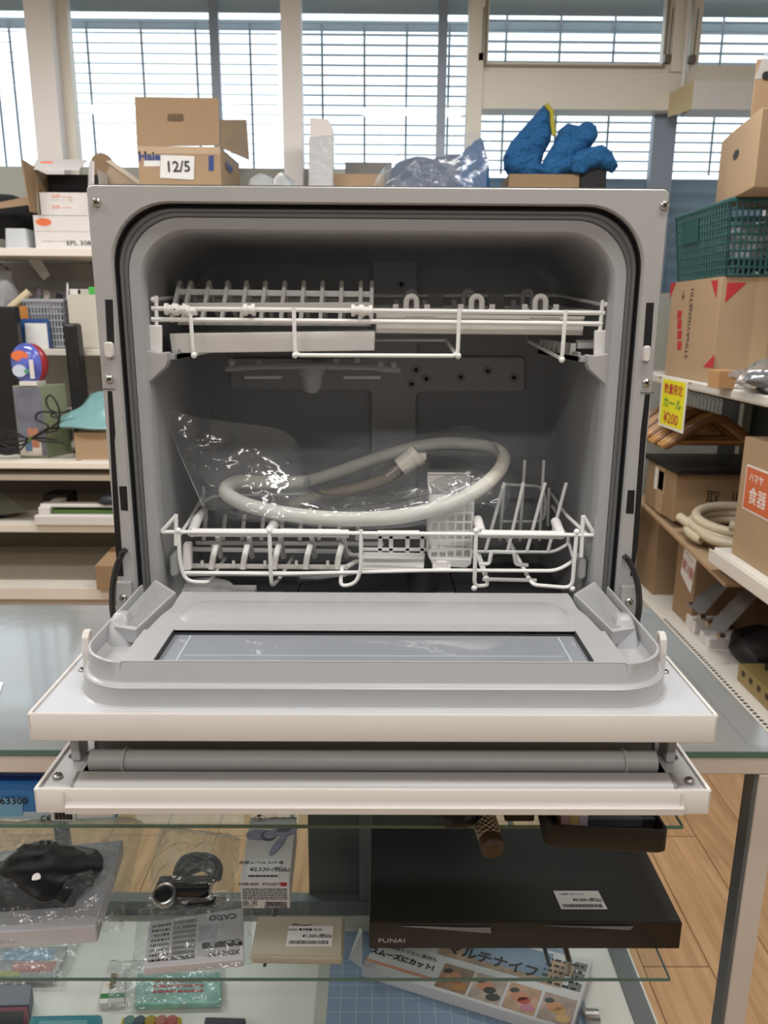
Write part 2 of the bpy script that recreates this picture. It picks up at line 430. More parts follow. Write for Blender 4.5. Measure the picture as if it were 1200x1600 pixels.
# --- base of the dishwasher below the doors
m = MB(); m.box((DX-.272, YF+.012, CZ+.012), (DX+.272, YF+.335, ZB+.002)); m.build('base', m_white, dish, bevel=.003)
m = MB(); m.box((DX-.262, YF+.004, CZ+.03), (DX+.262, YF+.02, 1.085)); m.build('kick_panel', m_frame, dish, bevel=.002)
for sx in (-1, 1):
    for yy in (YF+.05, YF+.29):
        m = MB(); m.cyl((DX+sx*.24, yy, CZ), (DX+sx*.24, yy, CZ+.013), .016, 18); m.build('foot', m_gask_d, dish)

# ================================================================ upper door (opened flat)
DC = DX-.0015
ZS = 1.1005; Y0 = .552; Y1 = .762
m = MB()
def uH(hw, yf, r, z, yb_=Y1, n=10):
    """U-shaped path in a horizontal plane, open to the back"""
    L = [Vector((DC-hw, yb_, z)), Vector((DC-hw, (yb_+yf)/2, z))]
    for k in range(n+1):
        a = math.pi+math.pi/2*k/n; L.append(Vector((DC-hw+r+r*math.cos(a), yf+r+r*math.sin(a), z)))
    for k in range(n+1):
        a = 1.5*math.pi+math.pi/2*k/n; L.append(Vector((DC+hw-r+r*math.cos(a), yf+r+r*math.sin(a), z)))
    L += [Vector((DC+hw, (yb_+yf)/2, z)), Vector((DC+hw, yb_, z))]
    return L
m.loft([uH(.2722, Y0+.0028, .0015, ZS-.004), uH(.2722, Y0+.0028, .0015, ZS+.0018), uH(.2742, Y0+.0008, .003, ZS+.0022), uH(.2750, Y0, .003, ZS+.0012),
        uH(.2750, Y0+.0003, .003, ZS-.0215), uH(.2735, Y0+.002, .003, ZS-.0228)])
bt = uH(.2735, Y0+.002, .003, ZS-.0228); m.add(bt, [tuple(range(len(bt)))])
up = m.build('upper_door', m_white, dish, smooth=True)
m = MB(); m.box((DC-.2722, Y0+.0028, ZS-.004), (DC+.2722, Y1, ZS)); m.build('door_sheet', m_sheet, up)
# raised liner: step, lip, recess
m = MB()
m.loft([uH(.2535, .5640, .052, ZS), uH(.2510, .5665, .050, ZS+.0006), uH(.2502, .5676, .050, ZS+.004), uH(.2498, .5680, .050, ZS+.0160), uH(.2485, .5695, .049, ZS+.0172),
        uH(.2468, .5735, .047, ZS+.0176), uH(.2462, .5745, .047, ZS+.019), uH(.2458, .5748, .046, ZS+.0350), uH(.2450, .5754, .046, ZS+.0358), uH(.2436, .5768, .044, ZS+.0358), uH(.2430, .5774, .044, ZS+.0350),
        uH(.2425, .578, .044, ZS+.022), uH(.2380, .582, .042, ZS+.018)])
fl = uH(.2380, .582, .042, ZS+.018); m.add(fl, [tuple(range(len(fl)))])
m.build('liner_lip', m_door, up, smooth=True)
# plateau with the window, rising in steps to the back
ZP = ZS+.0366
def rowX(hw, y, z): return [Vector((DC-hw, y, ZS+.014)), Vector((DC-hw, y, z-.002)), Vector((DC-hw+.002, y, z))]+[Vector((DC-hw+.002+(2*hw-.004)*k/10, y, z)) for k in range(1, 10)]+[Vector((DC+hw-.002, y, z)), Vector((DC+hw, y, z-.002)), Vector((DC+hw, y, ZS+.014))]
m = MB()
zf = ZP-.0125
fr = [(.2065, .5752, ZP-.0128), (.2065, .5752, ZP), (.2065, .5775, ZP)]
m.loft([rowX(*a) for a in fr])
m.loft([rowX(*a) for a in ((.2060, .642, ZP-.001), (.2045, .652, ZP-.001), (.2030, .662, ZP+.000), (.2005, .676, ZP+.001))])
m.loft([rowX(*a) for a in ((.2005, .676, ZP+.001), (.198, .690, ZP+.0005), (.197, .700, ZP), (.197, .722, ZP+.002), (.197, .735, ZP+.0015), (.197, .739, ZP-.012))])
# side strips beside the window
for sx in (-1, 1):
    xs = sorted((DC+sx*.2065, DC+sx*.1795)); m.box((xs[0], .5775, ZS+.014), (xs[1], .642, ZP-.0005))
m.build('liner_plateau', m_door, up, smooth=True)
# the raised curved ridge behind the window
m = MB()
m.loft([rect_ring_h(DC, .6815, .186, .0255, .020, ZP-.001, 8), rect_ring_h(DC, .6840, .174, .0150, .013, ZP+.0055, 8), rect_ring_h(DC, .6850, .170, .0125, .011, ZP+.0062, 8)], closed=True, cap1=True)
m.build('liner_ridge', m_door, up, smooth=True)
m = MB(); m.box((DC-.1795, .5775, ZP-.007), (DC+.1795, .6425, ZP-.0055))
mg = mat('window_pane_blue', (158, 164, 172), .05, spec=.8, coat=.8); m.build('door_window', mg, up, label='blue tinted clear window in the door liner')
m = MB()
for a, b in (((DC-.1795, .6419, ZP-.0056), (DC+.1795, .6424, ZP-.0035)), ((DC-.1800, .5775, ZP-.0056), (DC-.1790, .6425, ZP-.0005)), ((DC+.1790, .5775, ZP-.0056), (DC+.1800, .6425, ZP-.0005))): m.box(a, b)
m.build('window_seal', m_gask_d, up)
# reflections of rack and windows, painted on the pane as thin pale lines
m = MB(); m.box((DC-.160, .5985, ZP-.0055), (DC+.160, .5995, ZP-.0053)); m.box((DC-.165, .585, ZP-.0055), (DC-.1635, .64, ZP-.0053)); m.box((DC+.1635, .585, ZP-.0055), (DC+.165, .64, ZP-.0053))
m.build('pane_reflection', mat('pale_reflection', (190, 198, 206), .3), up)
# ribbed corner shoulders, pegs, hooks
for sx in (-1, 1):
    m = MB()
    def cornerp(px, py, z): 
        q = P(px, py, Z=z); return Vector((q.x if sx < 0 else 2*DC-q.x, q.y, q.z))
    z1 = ZS+.040
    A, Bq, C_, D = cornerp(243, 905, z1), cornerp(275, 925, z1), cornerp(212, 984, z1-.004), cornerp(178, 978, z1-.004)
    n = (Bq-A).cross(C_-A); n = n if n.z > 0 else -n; n.normalize()
    m.slab([A, Bq, C_, D], n*-.014)
    o = m.build('ribbed_shoulder', m_door, up, bevel=.0008)
    for k in range(9):
        t = (k+.8)/10; a = A.lerp(Bq, t)+n*.0004; d = D.lerp(C_, t)+n*.0004; a = a.lerp(d, .06); d = a.lerp(d, .94)
        m = MB(); m.tube([a, d], .00055, 6); m.build('rib', m_tub2, o)
    c = P(190 if sx < 0 else 973, 995 if sx < 0 else 998, Z=ZS+.022)
    m = MB(); m.loft([rect_ring_h(c.x, c.y, .013, .014, .006, ZS+.017), rect_ring_h(c.x, c.y+.003, .009, .010, .005, ZS+.036), rect_ring_h(c.x, c.y+.005, .0065, .007, .004, ZS+.043), rect_ring_h(c.x, c.y+.005, .005, .005, .003, ZS+.044)], closed=True, cap1=True)
    m.build('liner_peg', m_door, up, smooth=True)
    # hook: a white flat loop standing at the liner's outer side
    xh = P(136 if sx < 0 else 1034, 1020, Y=.632).x
    zz = [ZS, ZS+.020, ZS+.033, ZS+.038, ZS+.033, ZS+.024]
    yy = [.630, .630, .632, .637, .642, .643]
    m = MB()
    m.loft([[Vector((xh+dx, y+dy, z)) for dx, dy in ((-.003, -.002), (.003, -.002), (.003, .002), (-.003, .002))] for y, z in zip(yy, zz)], closed=True, cap0=True, cap1=True)
    m.build('door_hook', m_white, up, bevel=.0008, label='white plastic latch hook')
    q = Vector((DC+sx*.2615, .634, ZS)); screw(q, (0, 0, 1), .0035, up, m_metal)
# ================================================================ lower door
ZL = 1.0358; YL0 = .548
m = MB()
m.loft([uH(.2720, YL0+.003, .0015, ZL-.004), uH(.2720, YL0+.003, .0015, ZL+.0016), uH(.2742, YL0+.0008, .003, ZL+.002), uH(.2750, YL0, .003, ZL+.001),
        uH(.2750, YL0, .003, ZL-.0195), uH(.2735, YL0+.002, .003, ZL-.0208)])
bt = uH(.2735, YL0+.002, .003, ZL-.0208); m.add(bt, [tuple(range(len(bt)))])
lo = m.build('lower_door', m_white, dish, smooth=True)
m = MB(); m.box((DC-.2720, YL0+.003, ZL-.006), (DC+.2720, Y1, ZL-.001)); m.build('door_sheet', m_frame, lo)
m = MB(); m.loft([[Vector((x, y, z)) for y, z in ((YL0, ZL-.008), (YL0-.0006, ZL-.0115), (YL0-.0026, ZL-.0135), (YL0-.0026, ZL-.019), (YL0, ZL-.0200))] for x in (DC-.2495, DC+.2525)])
m.build('grip_strip', m_white, lo, smooth=True)
for sx in (-1, 1):
    m = MB(); m.tube([(DC+sx*.2500, YL0-.0004, ZL), (DC+sx*.2500, YL0-.0004, ZL-.0195)], .0005, 6); m.build('grip_edge', m_white, lo)
m = MB()
def chan(x): return [Vector((x, y, z)) for y, z in ((.5515, ZL+.0012), (.553, ZL+.003), (.5665, ZL+.006), (.568, ZL+.0055), (.5695, ZL-.001), (.606, ZL-.001), (.609, ZL+.016), (.66, ZL+.018), (.75, ZL+.018))]
m.loft([chan(DC-.2460), chan(DC+.2480)])
for sx, x in ((-1, DC-.2460), (1, DC+.2480)):
    q = chan(x); m.slab([q[0]-Vector((0, 0, .004))]+q+[Vector((x, .75, ZL-.004))], (sx*-.003, 0, 0))
m.build('door_channel', m_frame, lo, smooth=True)
m = MB(); m.cyl((DC-.240, .584, ZL+.006), (DC+.240, .584, ZL+.006), .0092, 18); pr = m.build('door_rod', m_frame, lo, smooth=True)
for x in (DC-.211, DC+.213):
    m = MB(); m.cyl((x-.001, .584, ZL+.006), (x+.001, .584, ZL+.006), .0112, 18); m.build('rod_ring', m_frame, pr, smooth=True)
for a, b in ((90, 1213), (1077, 1220)):
    screw(P(a, b, Z=ZL), (0, 0, 1), .0042, lo, m_metal)
for sx in (-1, 1):
    m = MB(); m.box((DC+sx*.257-.004, .592, ZL), (DC+sx*.257+.004, .612, ZL+.045)); m.build('link_arm', m_frame, lo, bevel=.001)
    m = MB(); m.box((DC+sx*.262-.004, .598, ZL), (DC+sx*.262+.004, .606, ZL+.0006)); m.build('slot', m_dark, lo)
# ================================================================ upper rack
def wires(paths, r, name, parent, mt=m_wire, rad=.006, seg=8, each=True, cat_=None):
    out = []
    for p in paths:
        q = [P(a, b, Y=c) for a, b, c in p]
        if len(q) > 2: q = fillet(q, rad)
        m = MB(); m.tube(q, r, seg); out.append(m.build(name, mt, parent, smooth=True))
    return out
YR = .803; YRB = 1.0
c = P(590, 552, Y=.90)
ur = empty('upper_dish_rack', (DX, .90, c.z), 'white wire upper rack with cup trays, spanning the tub on side rails', 'dish rack')
W = .0021
wires([[(237, 482, YR), (945, 489, YR)]], W+.0003, 'front_bar', ur)
wires([[(237, 499, YR), (941, 506, YR)]], W+.0003, 'front_bar', ur)
wires([[(244, 462, YR), (245, 522, YR)], [(942, 469, YR), (937, 520, YR)]], W, 'corner_post', ur)
for q in ((239, 468), (947, 476)):
    m = MB(); m.ell(P(*q, Y=YR), .0028, .0028, .0028, 10, 8); m.build('wire_tip', m_wire, ur, smooth=True)
wires([[(240, 468, YR), (300, 462, YRB), (872, 461, YRB), (945, 477, YR)]], W, 'rim_wire', ur)
wires([[(240, 483, YR), (300, 478, YRB), (870, 480, YRB), (943, 490, YR)]], W, 'rim_wire', ur)
wires([[(297, 484, YR-.002), (302, 554, YR-.002), (345, 545, .95), (345, 530, YRB)],
       [(459, 480, YR-.002), (461, 555, YR-.002), (715, 556, YR-.002), (718, 482, YR-.002)],
       [(463, 553, YR), (480, 535, .99)], [(884, 484, YR-.002), (878, 561, YR-.002), (825, 533, .96), (825, 520, YRB)],
       [(712, 553, YR), (698, 533, .96)], [(560, 531, .97), (700, 531, .97)]], W, 'hanger_wire', ur)
for q in ((303, 555), (461, 555), (716, 556), (878, 562)):
    m = MB(); m.ell(P(*q, Y=YR-.002), .0032, .0032, .0034, 10, 8); m.build('wire_tip', m_wire, ur, smooth=True)
for pts in ([(230, 508), (252, 508), (252, 553), (231, 547)], [(930, 516), (951, 516), (950, 556), (929, 561)]):
    m = MB(); m.slab([P(a, b, Y=YR-.003) for a, b in pts], (0, .006, 0)); m.build('rail_runner', m_rackp, ur, bevel=.0012)
m = MB()
for x0, x1 in ((940, 920),):
    m.box(P(902, 545, Y=.83), P(930, 531, Y=.84))
m.build('rail_clip', m_rackp, ur, bevel=.001)
# left tray with plate tines
def tray(quad, y0, y1, name):
    a, b, c_, d = [P(x, y, Y=y0) for x, y in quad]      # tl, tr, br, bl
    D = Vector((0, y1-y0, 0)); t = .002
    m = MB()
    m.slab([a, b, c_, d], (0, t, 0)); m.slab([a+D, b+D, c_+D, d+D], (0, t, 0))
    m.slab([d, c_, c_+D, d+D], (0, 0, t)); m.slab([a, d, d+D, a+D], (t, 0, 0)); m.slab([b, c_, c_+D, b+D], (-t, 0, 0))
    return m.build(name, m_rackp, ur, bevel=.001)
tl = tray([(264, 521), (586, 517), (585, 548), (268, 552)], .815, .945, 'plate_tray')
m = MB(); m.box(P(277, 508, Y=.86), P(580, 500, Y=.866)); m.build('tray_back_lip', m_rackp, ur, bevel=.001)
apexes = (281, 298, 327, 356, 385.5, 415, 445, 475, 504.5, 534, 564, 581)
rails = [((279, 456, .872), (582, 460, .872)), ((284, 478, .845), (580, 477, .845)), ((290, 470, .905), (578, 470, .905))]
for a, b in rails:
    m = MB(); pa, pb = P(a[0], a[1], Y=a[2]), P(b[0], b[1], Y=b[2]); m.obox((pa+pb)/2, (pb-pa)/2, (0, .0018, 0), (0, 0, .0032)); m.build('tine_rail', m_rackp, ur, bevel=.0008)
for ax in apexes:
    t = P(ax, 443, Y=.880); X = t.x; f1 = P(600, 503, Y=.838).z; b1 = P(600, 498, Y=.925).z
    m = MB()
    for (y0_, z0_, y1_, z1_) in ((.880, t.z, .838, f1), (.880, t.z, .925, b1)):
        a = Vector((X, y0_, z0_)); b = Vector((X, y1_, z1_)); d = (b-a).normalized(); nrm = Vector((0, -d.z, d.y))
        m.obox((a+b)/2, (b-a)/2, nrm*.0036, (.0021, 0, 0))
    m.ell(t, .0014, .0035, .004, 8, 6)
    m.build('plate_tine', m_rackp, ur, bevel=.0006)
def clip(px, py, n=2, r=.0052):
    q = P(px, py, Y=YR); m = MB()
    for k in range(n): m.cyl(q+Vector((-.004+.008*k-.0018, 0, 0)), q+Vector((-.004+.008*k+.0018, 0, 0)), r*1.15, 18)
    m.cyl(q-Vector((.005, 0, 0)), q+Vector((.005, 0, 0)), r*.85, 16)
    return m.build('pivot_clip', m_rackp, ur, smooth=True)
clip(267, 483); clip(283, 484); clip(300, 486, 1); clip(390, 484); clip(558, 485); clip(573, 486)
# right tray with cup loops
tr = tray([(587, 489), (914, 494), (911, 524), (587, 521)], .818, .945, 'cup_tray')
m = MB(); m.slab([P(587, 489, Y=.826), P(914, 494, Y=.826), P(914, 497, Y=.826), P(587, 492, Y=.826)], (0, .10, 0)); m.build('tray_deck', m_rackp, ur)
for a, b in ((657, 497), (851, 500)):
    q = P(a, b, Y=.815); m = MB(); m.box(q-Vector((.015, 0, .003)), q+Vector((.015, .004, .003))); m.build('tray_tab', m_wire, ur, bevel=.001)
for row, (y_, yt, lp) in enumerate(((.835, 463, (643, 745, 845)), (.925, 454, (642, 732, 825)))):
    for px in lp:
        zb = P(px, 486 if row == 0 else 478, Y=y_).z; t = P(px, yt, Y=y_); rr = .0055
        path = [Vector((t.x-rr, y_, zb))]+[Vector((t.x-rr*math.cos(a), y_, t.z-rr+rr*math.sin(a))) for a in [math.pi*k/8 for k in range(9)]]+[Vector((t.x+rr, y_, zb))]
        m = MB(); m.tube(path, .0031, 8); m.build('cup_loop', m_rackp if row == 0 else m_rackg, ur, smooth=True)
        for dx in (-.0165, .0165):
            m = MB(); q = Vector((t.x+dx, y_, zb)); m.box(q-Vector((.003, .002, .002)), q+Vector((.003, .002, .007))); 
            m.slab([q+Vector((-.003*(1 if dx<0 else -1), -.0015, .007)), q+Vector((.003*(1 if dx<0 else -1), -.0015, .003)), q+Vector((.010*(1 if dx<0 else -1), -.0015, -.002)), q+Vector((-.003*(1 if dx<0 else -1), -.0015, -.002))], (0, .003, 0))
            m.build('cup_post', m_rackp if row == 0 else m_rackg, ur, bevel=.0006)
for a, b, c_, d in ((669, 458, 692, 480), (763, 458, 787, 482)):
    m = MB(); m.box(P(a, b, Y=.955), P(c_, d, Y=.958)); m.build('rear_tab', m_rackg, ur, bevel=.0006)

# ================================================================ lower rack
YW = .792
c = P(590, 905, Y=.88)
lr = empty('lower_dish_rack', (DX, .90, c.z), 'white wire lower rack with plate tines, at the bottom of the tub', 'dish rack')
Wl = .0022
YLB = .99
wires([[(276, 805, YW), (252, 831, YW), (420, 832, YW), (930, 836, YW), (911, 806, YW)]], Wl, 'front_bar', lr, rad=.002)
wires([[(275, 804, YW), (275, 852, YW)], [(911, 806, YW), (908, 870, YW)]], Wl, 'corner_post', lr)
wires([[(279, 829, YW), (281, 880, YW), (290, 908, YW), (326, 911, YW), (338, 893, .83), (352, 872, .93)],
       [(421, 829, YW), (424, 917, YW), (436, 905, .82), (458, 870, .93)],
       [(564, 828, YW), (564, 890, YW), (556, 912, YW), (531, 917, YW), (535, 885, .80)],
       [(744, 829, YW), (741, 917, YW), (762, 914, .80), (760, 905, .80), (745, 866, .85)],
       [(901, 831, YW), (894, 919, YW), (834, 914, YW), (826, 904, .80), (796, 845, .93)]], Wl, 'hanger_wire', lr, rad=.010)
for q in ((744, 829), (901, 831), (741, 919), (894, 920), (421, 829), (279, 829)):
    m = MB(); m.ell(P(*q, Y=YW), .0034, .0034, .0034, 10, 8); m.build('wire_tip', m_wire, lr, smooth=True)
# bottom and side wires
wires([[(286, 895, YW+.003), (440, 897, YW+.003), (680, 891, YW+.003), (870, 892, YW+.003), (897, 876, YW+.006), (880, 815, .97), (862, 790, YLB)],
       [(738, 862, .86), (865, 863, .86), (888, 850, .86), (888, 838, .86)],
       [(300, 800, YLB), (330, 775, YLB), (560, 770, YLB)], [(790, 757, YLB), (845, 760, YLB), (853, 780, YLB), (850, 815, YLB), (780, 815, YLB)],
       [(318, 805, YLB), (318, 760, YLB)], [(858, 762, YLB), (856, 822, YLB)], [(320, 770, YLB), (295, 815, .86), (278, 840, YW)],
       [(862, 772, YLB), (885, 805, .86), (915, 833, YW)]], Wl*.95, 'base_wire', lr, rad=.012)
wires([[(748, 881, .80), (764, 881, .80), (768, 862, .81), (803, 863, .81), (806, 882, .81), (825, 883, .81)], [(754, 905, .80), (838, 907, .80)],
       [(747, 862, .87), (762, 906, .80)], [(786, 832, .93), (828, 906, .80)]], Wl, 'cup_wire', lr, rad=.003)
# long tines on the right
wires([[(758, 862, .86), (788, 754, .86)], [(793, 862, .86), (818, 754, .86)], [(823, 862, .86), (852, 754, .86)], [(856, 862, .86), (885, 754, .86)],
       [(781, 845, .95), (788, 754, .95)], [(812, 845, .95), (820, 719, .95)], [(843, 845, .95), (850, 719, .95)]], Wl*.95, 'plate_tine', lr)
# thick plastic sleeves on the front bar
for a, b in (((300, 832), (530, 833)), ((440, 832), (545, 834)), ((752, 834), (880, 836)), ((590, 833), (655, 833))):
    m = MB(); m.tube([P(*a, Y=YW+.006), P(*b, Y=YW+.006)], .0046 if a[0] != 590 else .003, 12); m.build('bar_sleeve', m_rackp, lr, smooth=True)
for L in ([(300, 832, YW+.006), (308, 812, .84), (318, 800, .90)], [(752, 833, YW+.006), (746, 812, .83)], [(876, 836, YW+.006), (868, 815, .83)], [(420, 832, YW+.006), (432, 815, .84)]):
    m = MB(); m.tube(fillet([P(a, b, Y=c_) for a, b, c_ in L], .006), .0055, 12); m.build('sleeve_arm', m_rackp, lr, smooth=True)
# left plate comb: two rails with hooked tines
for (a, b, y_) in (((286, 900-4), (541, 900-3), .800), ((292, 884), (540, 886), .812), ((300, 858), (548, 862), .90), ((306, 848), (600, 850), .935)):
    m = MB(); pa, pb = P(*a, Y=y_), P(*b, Y=y_); m.obox((pa+pb)/2, (pb-pa)/2, (0, .0022, 0), (0, 0, .0026)); m.build('comb_rail', m_rackp, lr, bevel=.001)
m = MB(); q = [P(541, 886, Y=.81), P(556, 878, Y=.83), P(566, 878, Y=.84), P(600, 880, Y=.84)]; m.tube(q, .003, 8); m.build('comb_link', m_rackp, lr, smooth=True)
m = MB(); q = [P(540, 862, Y=.90), P(552, 868, Y=.88), P(562, 868, Y=.87)]; m.tube(q, .003, 8); m.build('comb_link', m_rackp, lr, smooth=True)
for k in range(5):
    x0 = 330+49*k
    m = MB(); m.tube(fillet([P(x0, 890, Y=.806), P(x0+2, 872, Y=.812), P(x0+8, 850, Y=.82)], .006), [.0036]*7, 8) if False else m.tube(smooth_path([P(x0, 890, Y=.806), P(x0+3, 870, Y=.812), P(x0+8, 851, Y=.820)], 4), .0034, 8)
    m.build('comb_tine', m_rackp, lr, smooth=True)
    m = MB(); m.tube(smooth_path([P(x0+15, 870, Y=.86), P(x0+12, 852, Y=.84), P(x0+10, 836, Y=.815)], 4), .0032, 8); m.build('comb_tine', m_rackp, lr, smooth=True)
    q = P(x0-14, 880, Y=.808); m = MB(); m.cyl(q-Vector((0, 0, .004)), q+Vector((0, 0, .003)), .0018, 8); m.build('comb_stub', m_rackp, lr)
    q = P(x0+2+k*2, 855, Y=.90); m = MB(); m.cyl(q-Vector((0, 0, .004)), q+Vector((0, 0, .004)), .0022, 8); m.build('comb_stub', m_rackp, lr)
for k in range(9):
    x0 = 318+30*k
    m = MB(); m.tube([P(x0, 845, Y=.93), P(x0+4, 805, Y=.95)], .0028, 8); m.build('rear_tine', m_rackp, lr, smooth=True)
# centre grille and shelf
m = MB()
for px in (594, 611, 637, 660): 
    a = P(px, 838, Y=.87); m.box((a.x-.0026, .869, P(px, 868, Y=.87).z), (a.x+.0026, .872, a.z+.006))
a, b = P(566, 857, Y=.87), P(668, 860, Y=.87); m.box((a.x, .869, a.z-.003), (b.x, .872, a.z+.001)); m.box((a.x, .869, a.z+.012), (b.x, .872, a.z+.016))
m.build('centre_grille', m_rackp, lr, bevel=.0006)
m = MB(); m.slab([P(568, 862, Y=.868), P(664, 864, Y=.868), P(662, 889, Y=.80), P(560, 887, Y=.80)], (0, 0, -.003)); m.build('centre_shelf', m_rackp, lr, bevel=.001)
for pts in ([(285, 850), (297, 850), (298, 892), (284, 892)],):
    m = MB(); m.slab([P(a, b, Y=YW+.003) for a, b in pts], (0, .012, 0)); m.build('rack_bracket', m_rackp, lr, bevel=.002)
# grey wheels at both ends
for pts in ([(264, 870), (272, 865), (278, 870), (280, 898), (272, 903), (265, 900)], [(904, 876), (910, 871), (918, 876), (916, 903), (908, 908), (902, 903)]):
    q = [P(a, b, Y=YW+.008) for a, b in pts]
    m = MB(); m.slab(q, (0, .022, 0)); m.build('rack_wheel', m_rackg, lr, bevel=.003, label='grey end roller')

# ================================================================ cutlery basket (hangs on the lower rack)
a = P(672, 750, Y=.825); b = P(738, 886, Y=.825)
cb = empty('cutlery_basket', ((a.x+b.x)/2, .85, b.z), 'white perforated cutlery basket hanging on the lower rack, half behind the coiled hose', 'cutlery basket')
def grille(x0, x1, z0, z1, y, nx, nz, t, fixed='y', depth=.0015):
    m = MB()
    for k in range(nx+1):
        x = x0+(x1-x0)*k/nx; m.box((x-t, y, z0), (x+t, y+depth, z1))
    for k in range(nz+1):
        z = z0+(z1-z0)*k/nz; m.box((x0-t, y-.0001, z-t), (x1+t, y+depth+.0001, z+t))
    return m
zb = P(700, 872, Y=.825).z; zm = P(700, 787, Y=.825).z
x0, x1 = a.x+.002, b.x-.002
grille(x0, x1, zb, zm, .825, 5, 6, .0010).build('front_grille', m_rackp, cb)
m = MB(); m.slab([P(671, 872, Y=.824), P(737, 874, Y=.824), P(736, 882, Y=.824), P(728, 888, Y=.824), P(676, 884, Y=.824)], (0, .05, 0)); m.build('basket_base', m_rackp, cb, bevel=.001)
m = MB(); m.box((x0-.002, .827, zb), (x0, .873, a.z-.012)); m.build('side_wall', m_rackp, cb)
m = MB(); m.box((x1, .827, zb), (x1+.002, .873, zm+.012)); m.build('side_wall', m_rackp, cb)
m = MB(); m.box((x0-.002, .871, zb), (x1+.002, .873, a.z)); m.box((x0+.012, .868, a.z-.030), (x0+.014, .871, a.z-.022)); m.box((x0-.002, .868, a.z-.002), (x1+.002, .873, a.z)); m.build('back_wall', m_rackp, cb)
m = MB(); m.box((x0, .824, zm), (x1, .827, zm+.010)); m.build('front_band', m_rackp, cb)
q = P(690, 886, Y=.80); m = MB(); m.box(q-Vector((.010, .002, .006)), q+Vector((.010, .008, .004))); m.box(q-Vector((.006, .004, .004)), q+Vector((.006, .0, .008))); m.build('basket_clip', m_rackp, cb, bevel=.0012)

# ================================================================ drain hose and supply hose in a clear bag
m_hose = mat('hose_white', (240, 237, 226), .35, bump=.05, bscale=200)
L = [(352, 766, .86), (372, 783, .845), (420, 798, .83), (490, 808, .82), (560, 811, .815), (630, 806, .815), (700, 789, .82), (750, 763, .84), (782, 732, .88), (784, 709, .93), (755, 697, .965), (700, 693, .985), (645, 700, .985), (590, 716, .975), (530, 737, .95), (480, 752, .93), (420, 754, .91), (372, 753, .885)]
pts = smooth_path([P(a, b, Y=c_) for a, b, c_ in L], 8, closed=True)
c = P(570, 811, Y=.83)
dh = empty('drain_hose', (c.x, .9, c.z-.01), 'thick white hose coiled in a clear bag on the lower rack', 'hose')
m = MB(); m.tube(pts, .0082, 16, closed=True); m.build('hose_tube', m_hose, dh, smooth=True)
L = [(455, 790, .90), (490, 777, .90), (540, 767, .905), (590, 753, .91), (612, 743, .91)]
pts = smooth_path([P(a, b, Y=c_) for a, b, c_ in L], 6)
sh = empty('supply_hose', P(540, 790, Y=.905), 'thinner beige supply hose with a white end fitting, inside the white coil', 'hose')
m = MB(); m.tube(pts, .0070, 14); m.build('hose_tube', mat('hose_beige', (170, 160, 145), .4), sh, smooth=True)
a, b = P(606, 746, Y=.91), P(650, 712, Y=.91); d = (b-a)
m = MB()
for k in range(3): m.cyl(a+d*(.02+.14*k), a+d*(.10+.14*k), .0088, 16)
m.cyl(a, a+d*.5, .0076, 14); m.build('crimp_collar', mat('collar_grey', (180, 172, 160), .3, metal=.3), sh, smooth=True)
m = MB(); m.cyl(a+d*.46, b, .0125, 18); m.cyl(a+d*.9, b+d*.1, .014, 18); m.obox(b, (.012, 0, 0), (0, .006, 0), (0, 0, .004)); m.build('end_fitting', m_hose, sh, smooth=True)
# clear bag: rows of control points (left edge to right edge), front sheet and back sheet
m_bag = film('bag_film', (244, 246, 248), gloss=.06, rough=.13, haze=.08, bump=.55, bscale=28)
def bag_surface(rows, amp, seed, nu=90, nv=60, freq=22):
    R = [smooth_path([P(a, b, Y=c_) for a, b, c_ in r], 10) for r in rows]
    n0 = min(len(r) for r in R)
    def samp(r, t):
        x = t*(len(r)-1); i = min(int(x), len(r)-2); return r[i].lerp(r[i+1], x-i)
    def fn(u, v):
        cols = [samp(r, u) for r in R]; x = v*(len(R)-1); i = min(int(x), len(R)-2); t = x-i
        p0 = cols[max(i-1, 0)]; p1 = cols[i]; p2 = cols[i+1]; p3 = cols[min(i+2, len(R)-1)]
        p = .5*((2*p1)+(p2-p0)*t+(2*p0-5*p1+4*p2-p3)*t*t+(3*p1-p0-3*p2+p3)*t**3)
        q = Vector((p.x*freq+seed, p.z*freq, p.y*freq))
        h = 1-abs(noise.noise(q))*2.2; h2 = 1-abs(noise.noise(q*2.3+Vector((4, 1, seed))))*2.2
        return p+Vector((0, -1, .25))*amp*(h*.7+h2*.3-.3)
    return MB().grid(fn, nu, nv)
def bag_surface_local(rows, amp, seed, nu, nv, freq, name, parent, mt): 
    return bag_surface(rows, amp, seed, nu, nv, freq).build(name, mt, parent, smooth=True)
bg_ = empty('plastic_bag', (c.x, .9, c.z-.012), 'clear crumpled plastic bag wrapped round the coiled hoses', 'bag')
rows = [[(262, 634, .87), (300, 650, .875), (380, 662, .88), (440, 672, .88), (470, 700, .88), (484, 740, .88), (486, 765, .88), (560, 775, .87), (640, 760, .87)],
        [(275, 690, .865), (320, 700, .86), (380, 705, .85), (430, 715, .85), (470, 740, .85), (490, 775, .84), (540, 785, .83), (620, 780, .83), (690, 765, .83)],
        [(300, 750, .85), (335, 757, .84), (380, 765, .825), (430, 780, .815), (480, 790, .81), (540, 797, .805), (620, 792, .803), (690, 776, .806), (750, 745, .82)],
        [(318, 790, .84), (345, 797, .83), (385, 806, .815), (430, 812, .808), (490, 819, .802), (560, 824, .800), (640, 820, .800), (705, 806, .805), (770, 770, .825)],
        [(335, 802, .845), (365, 812, .83), (400, 816, .82), (440, 819, .815), (495, 823, .81), (560, 826, .81), (640, 822, .81), (700, 812, .81), (745, 800, .83)]]
bag_surface_local(rows, .0045, 3.1, 100, 70, 26, 'front_sheet', bg_, m_bag)
